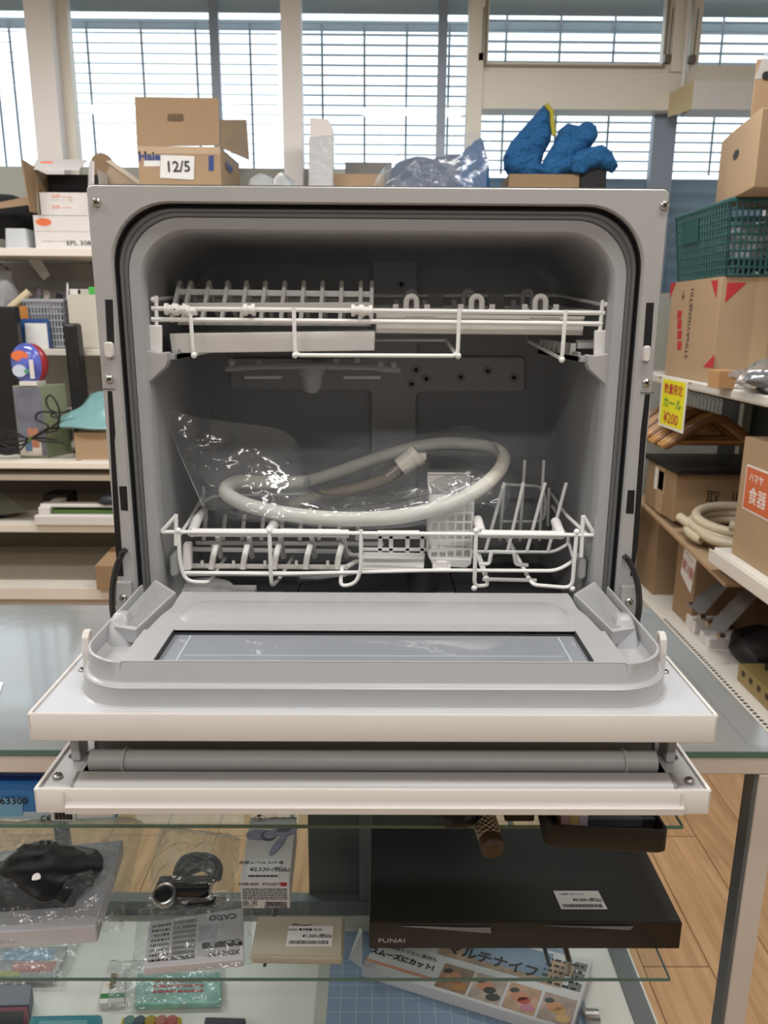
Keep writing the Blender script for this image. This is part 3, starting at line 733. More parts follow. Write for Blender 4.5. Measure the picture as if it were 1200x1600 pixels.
hem = MB(); hem.tube(smooth_path([P(*r, Y=y_) for r, y_ in (((262, 633), .87), ((274, 690), .865), ((299, 750), .85), ((317, 790), .84))], 8), .0006, 6); hem.build('bag_hem', film('hem_film', gloss=.3, rough=.2, haze=.5), bg_, smooth=True)
rows = [[(470, 745, .93), (540, 705, .95), (610, 685, .96), (680, 676, .96), (735, 664, .96), (770, 690, .94), (797, 715, .92)],
        [(480, 775, .90), (540, 745, .91), (610, 715, .92), (680, 700, .93), (730, 690, .93), (770, 705, .91), (800, 740, .89)],
        [(500, 790, .88), (560, 780, .88), (620, 765, .88), (680, 740, .88), (720, 735, .87), (765, 745, .86), (797, 775, .86)],
        [(520, 815, .86), (580, 812, .86), (640, 800, .86), (690, 790, .85), (730, 785, .85), (765, 790, .85), (785, 810, .85)]]
bag_surface_local(rows, .005, 9.7, 90, 60, 24, 'rear_sheet', bg_, m_bag)
# ================================================================ showcase
m_case = mat('case_frame', (214, 204, 194), .45, var=.04)
m_edge = mat('case_profile_grey', (96, 102, 104), .4)
m_glass = film('case_glass', (250, 253, 252), gloss=.0, rough=.02, haze=.012)
m_gtop = film('counter_glass', (216, 221, 221), gloss=.04, rough=.08, haze=.46, bump=.06, bscale=6, hazecol=(172, 176, 177))
m_gedge = mat('green_glass_edge', (84, 118, 108), .2, coat=.4)
m_deck = mat('case_deck_white', (214, 214, 208), .5)
XR = .455; XL = -1.05; YC0 = .788; YC1 = 1.235
case = empty('glass_showcase', ((XL+XR)/2, (YC0+YC1)/2, 0), 'glass counter showcase with white frame, carrying the dishwasher', 'showcase')
m = MB()
fz0, fz1 = CZ-.030, CZ-.008
for a, b in (((XL, YC0-.004, fz0), (XR+.012, YC0+.022, fz1)), ((XL, YC1-.022, fz0), (XR+.012, YC1+.004, fz1)), ((XR-.014, YC0, fz0), (XR+.012, YC1, fz1)), ((XL, YC0, fz0), (XL+.026, YC1, fz1))): m.box(a, b)
m.build('top_frame', m_case, case, bevel=.002)
m = MB(); m.box((XL, YC0-.004, CZ-.008), (XR+.012, YC1+.004, CZ)); m.build('counter_glass', m_gtop, case, label='grey hazy glass top')
m = MB(); m.box((XL, YC0-.0048, CZ-.0078), (XR+.012, YC0-.0042, CZ-.0005)); m.box((XR+.0122, YC0, CZ-.0078), (XR+.0128, YC1, CZ-.0005)); m.build('glass_edge', m_gedge, case)
m = MB(); m.box((XR-.018, YC0+.02, CZ-.0105), (XR-.014, YC1-.02, CZ-.008)); m.build('edge_strip', m_edge, case)
for x in (XL, XR-.014):
    for y in (YC0-.004, YC1-.022):
        m = MB(); m.box((x, y, 0), (x+.026, y+.026, fz0)); lg = m.build('leg', m_case, case, bevel=.002)
        m = MB(); m.box((x-.0045 if x > 0 else x+.026, y+.002, 0.02), (x if x > 0 else x+.0305, y+.024, fz0)); m.build('leg_channel', m_edge, lg)
ZD = .345
m = MB(); m.box((XL+.026, YC0+.0, ZD-.02), (XR-.015, YC1-.022, ZD-.001)); m.build('deck', m_deck, case)
m = MB(); m.box((XR-.052, YC0, ZD), (XR-.020, YC1-.02, ZD+.003)); m.box((XL+.026, YC1-.045, ZD), (XR-.015, YC1-.022, ZD+.03)); m.box((XL+.026, YC0-.004, ZD-.10), (XR-.015, YC0, ZD+.002)); m.build('deck_rail', m_edge, case)
# posts carrying the shelves at the back centre
for x in (-.565, -.02):
    m = MB(); m.box((x-.012, YC1-.040, ZD), (x+.012, YC1-.026, fz0)); m.build('rear_post', m_edge, case, bevel=.001)
SH = [(.822, .366), (.600, .372)]
for z, xr in SH:
    m = MB(); m.box((XL+.04, .800, z-.006), (xr, 1.16, z-.001)); gs = m.build('glass_shelf', m_glass, case)
    m = MB(); m.box((XL+.04, .7992, z-.0052), (xr, .8002, z-.0009)); m.box((xr, .7992, z-.0052), (xr+.0009, 1.16, z-.0009)); m.build('shelf_edge', m_gedge, gs)
    m = MB(); m.box((XL+.04, 1.16, z-.005), (xr, 1.1608, z)); m.build('rear_edge', mat('pale_edge', (150, 170, 160), .3), gs)
    for x in (-.145, .225):
        m = MB(); m.slab([(x-.002, YC1-.03, z-.006), (x-.002, YC1-.03, z-.030), (x-.002, .83, z-.010), (x-.002, .822, z-.006)], (.004, 0, 0)); m.build('shelf_bracket', m_edge, gs)
# back glass and mirror-like dark panel behind the right half
m = MB(); m.box((XL+.026, YC1-.018, ZD), (XR-.014, YC1-.014, fz0)); m.build('rear_glass', m_glass, case)
m = MB(); m.box((-.125, YC1-.026, ZD+.03), (XR-.27, YC1-.019, fz0)); m.build('sliding_panel', mat('dark_panel', (74, 78, 74), .25), case)

# white sheet of paper lying on the counter at the left edge of the frame
q_ = [P(-40, 1050, Z=CZ+.001), P(5, 1067, Z=CZ+.001), P(-6, 1100, Z=CZ+.001), P(-60, 1110, Z=CZ+.001)]
m = MB(); m.slab(q_, (0, 0, .0004)); m.build('paper_sheet', mat('paper_white', (228, 228, 226), .6), label='white paper sheet on the counter glass at the left edge', cat='paper')
# ================================================================ room
m_wood = bpy.data.materials.new('wood_floor'); m_wood.use_nodes = True
n = m_wood.node_tree.nodes; L_ = m_wood.node_tree.links; b = n['Principled BSDF']
tc = n.new('ShaderNodeTexCoord'); mp = n.new('ShaderNodeMapping'); mp.inputs['Rotation'].default_value = (0, 0, math.pi/2)
L_.new(tc.outputs['Object'], mp.inputs[0])
br = n.new('ShaderNodeTexBrick'); br.inputs['Scale'].default_value = 1; br.inputs['Brick Width'].default_value = .9; br.inputs['Row Height'].default_value = .15
br.inputs['Mortar Size'].default_value = .0016; br.inputs['Color1'].default_value = (*s2l((.70, .57, .42)), 1); br.inputs['Color2'].default_value = (*s2l((.66, .53, .39)), 1); br.inputs['Mortar'].default_value = (*s2l((.42, .30, .2)), 1)
L_.new(mp.outputs[0], br.inputs[0])
mp2 = n.new('ShaderNodeMapping'); mp2.inputs['Scale'].default_value = (22, 1.6, 1); L_.new(tc.outputs['Object'], mp2.inputs[0])
nz = n.new('ShaderNodeTexNoise'); nz.inputs['Scale'].default_value = 2.2; nz.inputs['Detail'].default_value = 8; nz.inputs['Distortion'].default_value = .8; L_.new(mp2.outputs[0], nz.inputs[0])
mx = n.new('ShaderNodeMixRGB'); mx.blend_type = 'MULTIPLY'; mx.inputs[0].default_value = .55; L_.new(br.outputs[0], mx.inputs[1])
rp = n.new('ShaderNodeValToRGB'); rp.color_ramp.elements[0].position = .3; rp.color_ramp.elements[0].color = (.45, .38, .3, 1); rp.color_ramp.elements[1].position = .65; rp.color_ramp.elements[1].color = (1, 1, 1, 1)
L_.new(nz.outputs[0], rp.inputs[0]); L_.new(rp.outputs[0], mx.inputs[2]); L_.new(mx.outputs[0], b.inputs['Base Color']); b.inputs['Roughness'].default_value = .35
RX0, RX1, RY0, RY1, RZ = -3.2, 2.3, -3.0, 4.05, 2.95
m = MB(); m.box((RX0, RY0, -.05), (RX1, RY1, 0)); m.build('floor', m_wood, kind='structure')
m_wall = mat('wall_paint', (212, 208, 200), .8)
m = MB(); m.box((RX0, RY0, RZ), (RX1, RY1, RZ+.05)); m.build('ceiling', m_wall, kind='structure')
m = MB(); m.box((RX0-.05, RY0, 0), (RX0, RY1, RZ)); m.build('wall_left', m_wall, kind='structure')
m = MB(); m.box((RX1, RY0, 0), (RX1+.05, RY1, RZ)); m.build('wall_right', m_wall, kind='structure')
m = MB(); m.box((RX0, RY0-.05, 0), (RX1, RY0, RZ)); m.build('wall_rear', mat('wall_rear_grey', (120, 120, 122), .8), kind='structure')
# fluorescent fittings
for k, (lx, ly, e_) in enumerate(LAMPS):
    where = ['left of the aisle at the rear of the shop', 'over the aisle at the rear of the shop', 'left of the counter front', 'above the counter front', 'left, above the white desk', 'above the gap behind the counter'][k]
    e = empty('ceiling_light', (lx, ly, RZ-.09), 'white fluorescent ceiling fitting, '+where, 'ceiling light', 'fluorescent ceiling fittings')
    m = MB(); m.box((lx-.64, ly-.13, RZ-.06), (lx+.64, ly+.13, RZ)); m.build('housing', m_white, e)
    for s in (-.06, .06):
        m = MB(); m.cyl((lx-.6, ly+s, RZ-.08), (lx+.6, ly+s, RZ-.08), .014, 10); m.build('tube', mat('tube_glow', (255, 250, 240), .4, emis=4), e)
# ---- window wall at Y = RY1
YWN = RY1
def Wp(px, py): return P(px, py, Y=YWN)
m_wf = mat('window_frame_beige', (228, 222, 208), .5)
m_wf2 = mat('window_pillar_white', (236, 231, 228), .5)
m_alu = mat('window_aluminium', (140, 152, 168), .4)
zsill = Wp(300, 262).z; zsr = Wp(900, 300).z-.25
x_div = Wp(748, 200).x
m = MB(); m.box((RX0, YWN, 0), (x_div, YWN+.12, zsill)); m.box((x_div, YWN, 0), (RX1, YWN+.12, 1.55))
m.box((RX0, YWN, 2.93), (RX1, YWN+.12, RZ)); m.build('wall_back', mat('wall_back_grey', (176, 176, 168), .7), kind='structure')
def vbar(px0, px1, z0, z1, y, d, mt, name, py=150):
    x0, x1 = P(px0, py, Y=y).x, P(px1, py, Y=y).x
    m = MB(); m.box((x0, y, z0), (x1, y+d, z1)); return m.build(name, mt, kind='structure', bevel=.003)
vbar(46, 87, 0, RZ, YWN-.10, .10, m_wf2, 'trim_1', 120)
vbar(86, 112, 0, RZ, YWN-.02, .06, m_wf, 'trim_2', 120)
vbar(440, 471, 0, RZ, YWN-.10, .10, m_wf2, 'trim_3', 120)
vbar(733, 757, 0, RZ, YWN-.06, .10, m_wf, 'trim_4', 60)
vbar(1054, 1078, Wp(1060, 118).z, RZ, YWN-.06, .10, m_wf, 'trim_5', 40)
vbar(1018, 1054, 1.5, Wp(1040, 178).z, YWN+.02, .05, m_alu, 'trim_6', 240)
for px in (338, 690): vbar(px-7, px+7, zsill, RZ, YWN+.05, .04, m_alu, 'trim_7', 150)
# transom band on the right
m = MB(); m.box((x_div-.03, YWN-.05, Wp(900, 176).z), (RX1, YWN+.07, Wp(900, 117).z)); m.build('trim_8', m_wf, kind='structure', bevel=.004)
# hopper window frames
def frame(pxa, pxb, pya, pyb, wpx, mt, name, y=YWN-.03, d=.05):
    x0, x1 = P(pxa, 90, Y=y).x, P(pxb, 90, Y=y).x; z1, z0 = P(900, pya, Y=y).z, P(900, pyb, Y=y).z; t = wpx/F*4.1
    m = MB()
    m.box((x0, y, z0), (x0+t, y+d, z1)); m.box((x1-t, y, z0), (x1, y+d, z1)); m.box((x0+t, y, z0), (x1-t, y+d, z0+t)); m.box((x0+t, y, z1-t), (x1-t, y+d, z1))
    return m.build(name, mt, kind='structure', bevel=.003)
frame(748, 1050, -90, 114, 13, m_wf, 'window_1'); frame(1078, 1330, -90, 116, 13, m_wf, 'window_2')
frame(756, 1041, -80, 106, 4, mat('frame_shadow_line', (150, 142, 128), .5), 'window_shadow_line', y=YWN-.036)  # darker inner strip: shadow line of the hopper frame put in as colour
# stays of the hopper windows
for px, py in ((752, 87), (1043, 89), (1082, 90)):
    q = P(px, py, Y=YWN-.06); m = MB(); m.box(q-Vector((.012, 0, .02)), q+Vector((.018, .03, .012))); m.cyl(q+Vector((.004, -.004, .01)), q+Vector((.006, -.004, .20)), .003, 6)
    w_ = m.build('window_stay', mat('stay_metal', (120, 112, 104), .4, metal=.4), label={752: 'small metal window stay at the left of the upper hopper window', 1043: 'small metal window stay at the right of the upper hopper window', 1082: 'small metal window stay beside the far right hopper window'}[px], cat='window stay', group='hopper window stays')
# header band above with bright slit below it
m = MB(); z0 = P(600, 22, Y=YWN+.14).z; m.box((RX0, YWN+.14, z0), (RX1, YWN+.145, RZ+.4)); m.build('trim_9', mat('blind_headbox', (190, 194, 190), .6), kind='structure')
m = MB(); m.box((RX0, YWN+.245, P(600, 47, Y=YWN+.25).z), (RX1, YWN+.275, P(600, 33, Y=YWN+.25).z)); m.build('trim_10', mat('blind_bottom_bundle', (180, 188, 196), .6), kind='structure')
# glass panes
m_pane = film('window_glass', (240, 246, 250), gloss=.0, rough=.02, haze=.04)
m = MB(); m.box((RX0, YWN+.085, 1.5), (RX1, YWN+.089, RZ)); m.build('window_4', m_pane, kind='structure')
# outside slatted blinds: one per window bay
def blind(px0, px1, pyt, pyb, label, mt, pitch=.046, tilt=.35, w=.034, cords=4):
    y = YWN+.26; x0, x1 = P(px0, 150, Y=y).x, P(px1, 150, Y=y).x; zt, zb = P(600, pyt-5, Y=y).z, P(600, pyb, Y=y).z
    e = empty('window_blind', ((x0+x1)/2, y, zb), label, 'blind', 'slatted blinds outside the windows')
    z = zt; m = MB(); k = 0
    while z > zb:
        dy = math.cos(tilt)*w/2; dz = math.sin(tilt)*w/2
        m.slab([(x0, y-dy, z-dz), (x1, y-dy, z-dz), (x1, y+dy, z+dz), (x0, y+dy, z+dz)], (0, 0, .0015)); z -= pitch
    m.build('slats', mt, e)
    for k in range(cords):
        x = x0+(x1-x0)*(k+.5)/cords; m = MB(); m.box((x-.006, y-.026, zb), (x+.006, y-.024, zt)); m.build('ladder_tape', mt, e)
    return e
m_sl = mat('blind_slat_grey', (160, 162, 166), .5)
blind(-60, 40, 44, 300, 'grey slatted blind outside the window at the far left', m_sl, tilt=.2)
blind(104, 436, 44, 300, 'grey slatted blind behind the tallest brown box', m_sl, tilt=.12)
blind(472, 732, 44, 300, 'grey slatted blind behind the tall white wrapped parcel', m_sl, tilt=.0)
blind(745, 1240, 20, 272, 'grey slatted blind behind the blue knitted piece', m_sl, tilt=-.05, cords=6)
m = MB(); y = YWN+.25
m.grid(lambda u, v: Vector((P(745, 300, Y=y).x+(3.0)*u, y+.012*abs(math.sin(v*31)), 1.4+(P(600, 276, Y=y).z-1.4)*v)), 2, 120)
m.build('closed_shutter', mat('shutter_blue_grey', (120, 140, 156), .5), label='blue grey closed slatted shutter below the right hand blind', cat='shutter')
# ground and a pale building outside
m = MB(); m.box((-14, YWN+.3, -.3), (14, YWN+14, -.1)); m.build('trim_11', mat('asphalt_outside', (150, 150, 148), .9), kind='structure')
# ================================================================ shared box and print helpers
m_card = mat('cardboard', (168, 142, 112), .75, var=.05, vscale=5, bump=.05, bscale=40)
m_card2 = mat('cardboard_dark', (150, 124, 94), .75, var=.05, vscale=5, bump=.05, bscale=40)
m_tape = mat('packing_tape', (182, 156, 124), .28)
m_paper = mat('paper_white', (228, 228, 226), .6)
m_boxw = mat('box_white', (216, 212, 210), .55)
m_black = mat('black_plastic', (24, 24, 26), .4)
m_ink = mat('ink_black', (30, 30, 32), .6)
m_navy = mat('ink_navy', (44, 66, 132), .6)
m_orange = mat('ink_orange', (232, 120, 72), .6)
m_red = mat('ink_red', (176, 44, 52), .6)
m_green = mat('ink_green', (44, 120, 60), .6)
m_shelf = mat('shelf_cream', (224, 218, 206), .45, var=.03)
m_shelfd = mat('shelf_side', (196, 190, 180), .55, var=.03)
def carton(a, b, label, mt=None, name='cardboard_box', cat='box', group=None, tape=None, bevel=.002, seams=True):
    x0, x1 = sorted((a[0], b[0])); y0, y1 = sorted((a[1], b[1])); z0, z1 = sorted((a[2], b[2]))
    e = empty(name, ((x0+x1)/2, (y0+y1)/2, z0), label, cat, group)
    m = MB(); m.box((x0, y0, z0), (x1, y1, z1)); m.build('body', mt or m_card, e, bevel=bevel)
    if tape:
        for (ta, tb) in tape:
            m = MB(); m.box(ta, tb); m.build('tape', m_tape, e)
    return e
def patch(e, pts, n, mt, name='printed_panel', label=None, t=.0006):
    m = MB(); m.slab(pts, Vector(n).normalized()*t); return m.build(name, mt, e, label=label)
def xzrect(x0, x1, z0, z1, y): return [(x0, y, z0), (x1, y, z0), (x1, y, z1), (x0, y, z1)]
# ================================================================ shelving behind, on the left
YS0, YS1 = 3.55, 3.93        # upper shelves
XS0, XS1 = -2.9, .95
ZTOP = P(70, 387, Y=YS0).z; ZMID = P(100, 545, Y=YS0).z
YD = 3.23
ZDK = P(100, 722, Y=YD).z
un = empty('shelving_unit', ((XS0+XS1)/2, 3.6, 0), 'cream shelving unit with a white desk top, standing under the windows', 'shelving')
m = MB(); m.box((XS0, YS0, ZTOP-.035), (XS1, YS1, ZTOP-.0012)); m.build('shelf', m_shelf, un, bevel=.003)
m = MB(); m.box((XS0, YS0, ZMID-.03), (XS1, YS1, ZMID-.0012)); m.build('shelf', m_shelf, un, bevel=.003)
m = MB(); m.box((XS0, YS1, .05), (XS1, YS1+.015, ZTOP-.04)); m.build('back_panel', mat('shelf_back_grey', (170, 168, 162), .6), un)
for x in (P(115, 450, Y=YS0).x, -.3, .7, -2.7):
    m = MB(); m.box((x-.02, YS1-.03, .05), (x+.02, YS1, ZTOP-.03)); m.build('upright', m_shelfd, un)
m = MB(); m.box((XS0, YD, ZDK-.03), (XS1, YS1, ZDK-.0012)); m.build('desk_top', mat('desk_white', (238, 230, 216), .35), un, bevel=.003)
def shz(py, y): return P(100, py, Y=y).z
YL2 = YD+.04
for pa, pb, dy in ((742, 751, 0.02), (820, 832, 0), (918, 937, 0)):
    z1, z0 = shz(pa, YL2), shz(pb, YL2); m = MB(); m.box((XS0, YL2, z0), (XS1, YS1, z1-.0012)); m.build('shelf', m_shelf, un, bevel=.002)
m = MB(); m.box((XS0, YS1-.02, .1), (XS1, YS1, shz(735, YL2))); m.build('lower_back', mat('lower_back', (120, 118, 106), .6), un)
for x in (XS0+.02, XS1-.04):
    m = MB(); m.box((x, YL2+.02, 0), (x+.02, YS1, ZDK-.03)); m.build('side_panel', m_shelfd, un)
m = MB(); m.box((XS0+.05, YL2+.03, 0), (XS1-.05, YS1-.05, shz(937, YL2))); m.build('plinth', m_shelfd, un)
# --- things on the top shelf
YB = 3.62
def Q(px, py, y=YB): return P(px, py, Y=y)
a = Q(51, 336); b = Q(150, 388); zb = ZTOP
ob = carton((a.x, YB, zb), (b.x+.1, YB+.26, a.z), 'closed white box with orange logo, under the open white box', m_boxw, name='white_box')
c = Q(68, 347, YB-.001); patch(ob, [(c.x+.035*math.cos(t)*1.0, YB-.0005, c.z+.016*math.sin(t)) for t in [2*math.pi*k/16 for k in range(16)]], (0, -1, 0), m_orange, 'logo_oval', 'orange oval logo')
z = Q(60, 361).z; patch(ob, xzrect(a.x, b.x+.1, z-.0015, z+.0015, YB-.0005), (0, -1, 0), m_shelfd, 'lid_line')
text('EPL 308', .028, Q(123, 380, YB-.002), (1, 0, 0), (0, 0, 1), m_ink, ob, sx=1.2); text('\u2014\u2014 \u2014\u2014', .03, Q(88, 376, YB-.002), (1, 0, 0), (0, 0, 1), m_shelfd, ob)
# open white box
z0 = a.z; x0, x1 = Q(58, 300).x, Q(146, 300).x+.03; z1 = Q(90, 265).z
e = empty('open_white_box', ((x0+x1)/2, YB+.06, z0), 'open white box with orange printed flap and dark inside, topmost of the white boxes', 'box')
t = .004
for nm, A, Bb, mt in (('side_wall', (x0, YB, z0), (x0+t, YB+.115, z1), m_card2), ('side_wall', (x1-t, YB, z0), (x1, YB+.115, z1), m_boxw), ('back_wall', (x0, YB+.115, z0), (x1, YB+.119, z1), m_ink), ('bottom', (x0, YB, z0), (x1, YB+.115, z0+t), m_card2)):
    m = MB(); m.box(A, Bb); m.build(nm, mt, e)
zf = Q(100, 301).z
m = MB(); m.box((x0+.01, YB-.003, z0), (x1, YB, zf)); fw = m.build('front_wall', m_boxw, e)
for py, s in ((307, 'SHP \u2014\u2014'), (312, '\u2014\u2014 \u2014 \u25a0'), (324, 'SHP \u2014\u2014')): text(s, .022, Q(96, py, YB-.004), (1, 0, 0), (0, 0, 1), m_orange if py != 312 else m_shelfd, e)
m = MB(); m.slab([Q(48, 265, YB-.02), Q(58, 250, YB+.10), Q(136, 251, YB+.11), Q(124, 266, YB-.02)], (0, .0, .004)); fp = m.build('top_flap', m_boxw, e)
patch(e, [Q(62, 258, YB+.06)+Vector((0, -.01, 0)), Q(83, 258, YB+.06)+Vector((0, -.01, 0)), Q(84, 253, YB+.06)+Vector((0, -.01, 0)), Q(65, 253, YB+.06)+Vector((0, -.01, 0))], (0, -1, .3), m_orange, 'logo_patch')
m = MB(); m.slab([Q(58, 333, YB), Q(56, 262, YB), Q(34, 248, YB-.12), Q(48, 331, YB-.09)], (-.004, 0, 0)); m.build('side_flap', m_card2, e, label='brown inner side flap, folded out')
m = MB(); m.slab([Q(136, 330, YB), Q(139, 252, YB+.02), Q(146, 252, YB-.06), Q(146, 330, YB-.06)], (.003, 0, 0)); m.build('side_flap', m_boxw, e)
# dark cap and cork sandal, translucent tub
m = MB(); c = Q(14, 300, 3.75)
m.ell((c.x-.05, 3.80, ZTOP+.155), .15, .11, .10, 18, 10)
for v in m.v: v.z = max(v.z, ZTOP+.004)
m.v = [v+Vector((0, 0, 0)) for v in m.v]
m.build('felt_hat', mat('felt_black', (32, 32, 36), .9, bump=.3, bscale=50), smooth=True, label='black soft bag slumped at the left end of the top shelf', cat='bag')
m = MB(); m.slab([Q(-30, 330, 3.58), Q(48, 320, 3.58), Q(46, 311, 3.60), Q(33, 309, 3.60), Q(-30, 322, 3.59)], (0, .05, .01)); m.build('cork_sandal', mat('cork', (150, 125, 98), .8), label='cork coloured flat sole lying across the black soft bag', cat='sole', bevel=.006)
m = MB(); a1, b1 = Q(2, 356, 3.60), Q(42, 387, 3.60); m.loft([rect_ring_h((a1.x+b1.x)/2, 3.66, (b1.x-a1.x)/2, .05, .015, ZTOP), rect_ring_h((a1.x+b1.x)/2, 3.66, (b1.x-a1.x)/2*.9, .045, .015, a1.z)], closed=True, cap0=True, cap1=True)
m.build('translucent_tub', mat('tub_white', (196, 200, 204), .3), smooth=True, label='small translucent white tub on the top shelf left of the white boxes', cat='tub')
# wooden piece right of the open box
e = empty('wooden_box', Q(180, 285, 3.75), 'beige wooden case with a slanted lid, behind the open white box', 'case')
m = MB(); q = [Q(146, 292, 3.74), Q(217, 292, 3.74), Q(217, 287, 3.74), Q(168, 251, 3.74), Q(146, 254, 3.74)]; m.slab(q, (0, .14, 0)); m.build('case_body', mat('wood_beige', (168, 148, 124), .6), e, bevel=.003)
m = MB(); q = [Q(217, 289, 3.73), Q(218, 283, 3.73), Q(172, 250, 3.73), Q(165, 252, 3.73)]; m.slab(q, (0, .16, 0)); m.build('case_lid', mat('wood_pale', (206, 190, 168), .5), e)
m = MB(); m.cyl(Q(160, 258, 3.73), Q(160, 258, 3.74), .05, 20); m.build('cork_disc', mat('cork', (150, 125, 98)), e)
# tallest brown box with blue print
YH = 3.62
x0, x1 = Q(216, 260, YH).x, Q(345, 260, YH).x; zt = Q(280, 229, YH).z
hb = empty('cardboard_box', ((x0+x1)/2, YH+.2, ZTOP), 'tall open cardboard box with blue print and white 12/5 note on the top shelf', 'box')
xr = Q(388, 262, YH+.38).x
m = MB(); m.slab([(x0, YH, ZTOP), (x1, YH, ZTOP), (x1+.02, YH+.36, ZTOP), (x0, YH+.36, ZTOP)], (0, 0, zt-ZTOP)); m.build('body', m_card, hb, bevel=.003)
m = MB(); m.slab([Q(214, 229, YH), Q(342, 227, YH), Q(341, 153, YH-.03), Q(210, 151, YH-.03)], (0, .006, 0)); fl_ = m.build('front_flap', m_card, hb)
q = [Q(262, 188, YH-.021), Q(286, 188, YH-.021), Q(286, 178, YH-.021), Q(262, 178, YH-.021)]; patch(hb, q, (0, -1, 0), mat('print_brown', (104, 84, 60), .7), 'printed_mark')
m = MB(); m.slab([Q(343, 230, YH), Q(388, 250, YH+.34), Q(384, 187, YH+.34), Q(343, 187, YH+.10)], (.005, 0, 0)); m.build('side_flap', m_card, hb)
text('Haier', .052, Q(237, 245, YH-.001), (1, 0, 0), (0, 0, 1), m_navy, hb, bold=.0018)
patch(hb, [Q(225, 260, YH-.001), Q(250, 260, YH-.001), Q(250, 251, YH-.001), Q(225, 251, YH-.001)], (0, -1, 0), m_paper, 'printed_panel')
patch(hb, [Q(326, 267, YH-.001), Q(334, 267, YH-.001), Q(334, 243, YH-.001), Q(326, 243, YH-.001)], (0, -1, 0), m_navy, 'printed_bar')
nt_ = patch(hb, [Q(250, 278, YH-.004), Q(303, 281, YH-.004), Q(304, 244, YH-.004), Q(251, 242, YH-.004)], (0, -1, 0), m_paper, 'paper_note', 'white paper note')
text('12/5', .062, Q(278, 261, YH-.007), (1, 0, .02), (0, 0, 1), m_ink, hb, bold=.001)
text('Haier', .055, (x1+.0145, YH+.13, Q(360, 262, YH+.15).z), (.055, 1, 0), (0, 0, 1), m_navy, hb, bold=.002)
m = MB(); m.box((x0, YH-.0012, zt-.03), (x1, YH-.0004, zt)); m.build('tape', m_tape, hb)
# white film wrap, tall parcel
def blob(name, c, r, amp, freq, mt, label, cat, sq=(1, 1, 1), nu=28, nv=18, floor=None, parent=None, group=None):
    m = MB(); m.ell((0, 0, 0), 1, 1, 1, nu, nv)
    out = []
    for v in m.v:
        k = 1+amp*noise.noise(v*freq+Vector(c)*3)+amp*.5*noise.noise(v*freq*2.3)
        q = Vector((v.x*r[0]*k, v.y*r[1]*k, v.z*r[2]*k))+Vector(c)
        if floor is not None and q.z < floor: q.z = floor
        out.append(q)
    m.v = out; return m.build(name, mt, parent, smooth=True, label=label, cat=cat, group=group)
m_film = film('wrap_film', (235, 238, 242), gloss=.06, rough=.25, haze=.5, bump=.5, bscale=30)
c = Q(425, 290, 3.68); blob('plastic_wrap', (c.x, 3.68, ZTOP+.16), (.14, .10, .17), .35, 1.8, m_film, 'crumpled clear plastic wrap on the shelf beside the tall box', 'plastic wrap', floor=ZTOP)
e = empty('wrapped_parcel', (Q(501, 290, 3.7).x, 3.72, ZTOP), 'tall narrow white parcel in clear film, standing before the middle window', 'parcel')
m = MB(); q = [Q(483, 292, 3.7), Q(519, 292, 3.7), Q(520, 200, 3.7), Q(513, 186, 3.7), Q(484, 183, 3.7)]; q[0].z = q[1].z = ZTOP; m.slab(q, (0, .07, 0)); m.build('parcel_body', mat('parcel_white', (222, 216, 214), .4, bump=.4, bscale=14), e, bevel=.006)
m = MB(); m.slab([Q(482, 292, 3.695), Q(521, 292, 3.695), Q(522, 210, 3.695), Q(482, 214, 3.695)], (0, .08, 0)); m.build('film_sleeve', m_film, e, bevel=.005)
# small brown pack and low grey box between the parcel and the blue bundle
carton(Q(520, 292, 3.75), Q(600, 272, 3.75)+Vector((0, .06, 0)), 'low pale brown pack behind the bagged blue bundle', m_card, name='brown_pack', cat='pack')
carton((Q(540, 290, 3.86).x, 3.82, ZTOP), (Q(612, 290, 3.86).x, 3.90, Q(560, 256, 3.86).z), 'grey flat case standing at the window behind the bagged bundle', mat('case_grey', (120, 118, 116), .6), name='grey_case', cat='case')
# bagged blue bundle
m_blue = mat('knit_blue', (34, 96, 150), .9, bump=1.0, bscale=110, var=.35, vscale=90)
m_bluel = mat('knit_grey_blue', (62, 86, 116), .9, bump=.8, bscale=60, var=.25, vscale=14)
bb = empty('bagged_knit_bundle', (Q(680, 290, 3.7).x, 3.7, ZTOP), 'grey blue knitted bundle in a clear bag, left of the blue knitted piece', 'bundle')
c = Q(672, 272, 3.72); blob('knit_bundle', (c.x+.01, 3.72, ZTOP+.21), (.215, .10, .215), .25, 1.5, m_bluel, None, None, floor=ZTOP, parent=bb)
c = Q(738, 262, 3.70); blob('knit_end', (c.x, 3.66, ZTOP+.245), (.080, .09, .225), .18, 1.8, m_blue, None, None, floor=ZTOP, parent=bb)
rows = [[(590, 272, 3.66), (625, 240, 3.64), (680, 216, 3.62), (735, 208, 3.60), (785, 208, 3.60)], [(585, 285, 3.62), (630, 255, 3.58), (690, 235, 3.56), (735, 235, 3.55), (768, 232, 3.57)],
        [(580, 300, 3.60), (630, 280, 3.56), (690, 262, 3.54), (735, 262, 3.53), (762, 260, 3.56)], [(580, 330, 3.60), (630, 325, 3.56), (690, 320, 3.54), (735, 318, 3.53), (757, 315, 3.56)]]
bag_surface_local(rows, .018, 5.5, 60, 40, 7, 'clear_bag', bb, film('bundle_film', (240, 243, 248), gloss=.03, rough=.16, haze=.13, bump=.6, bscale=22))
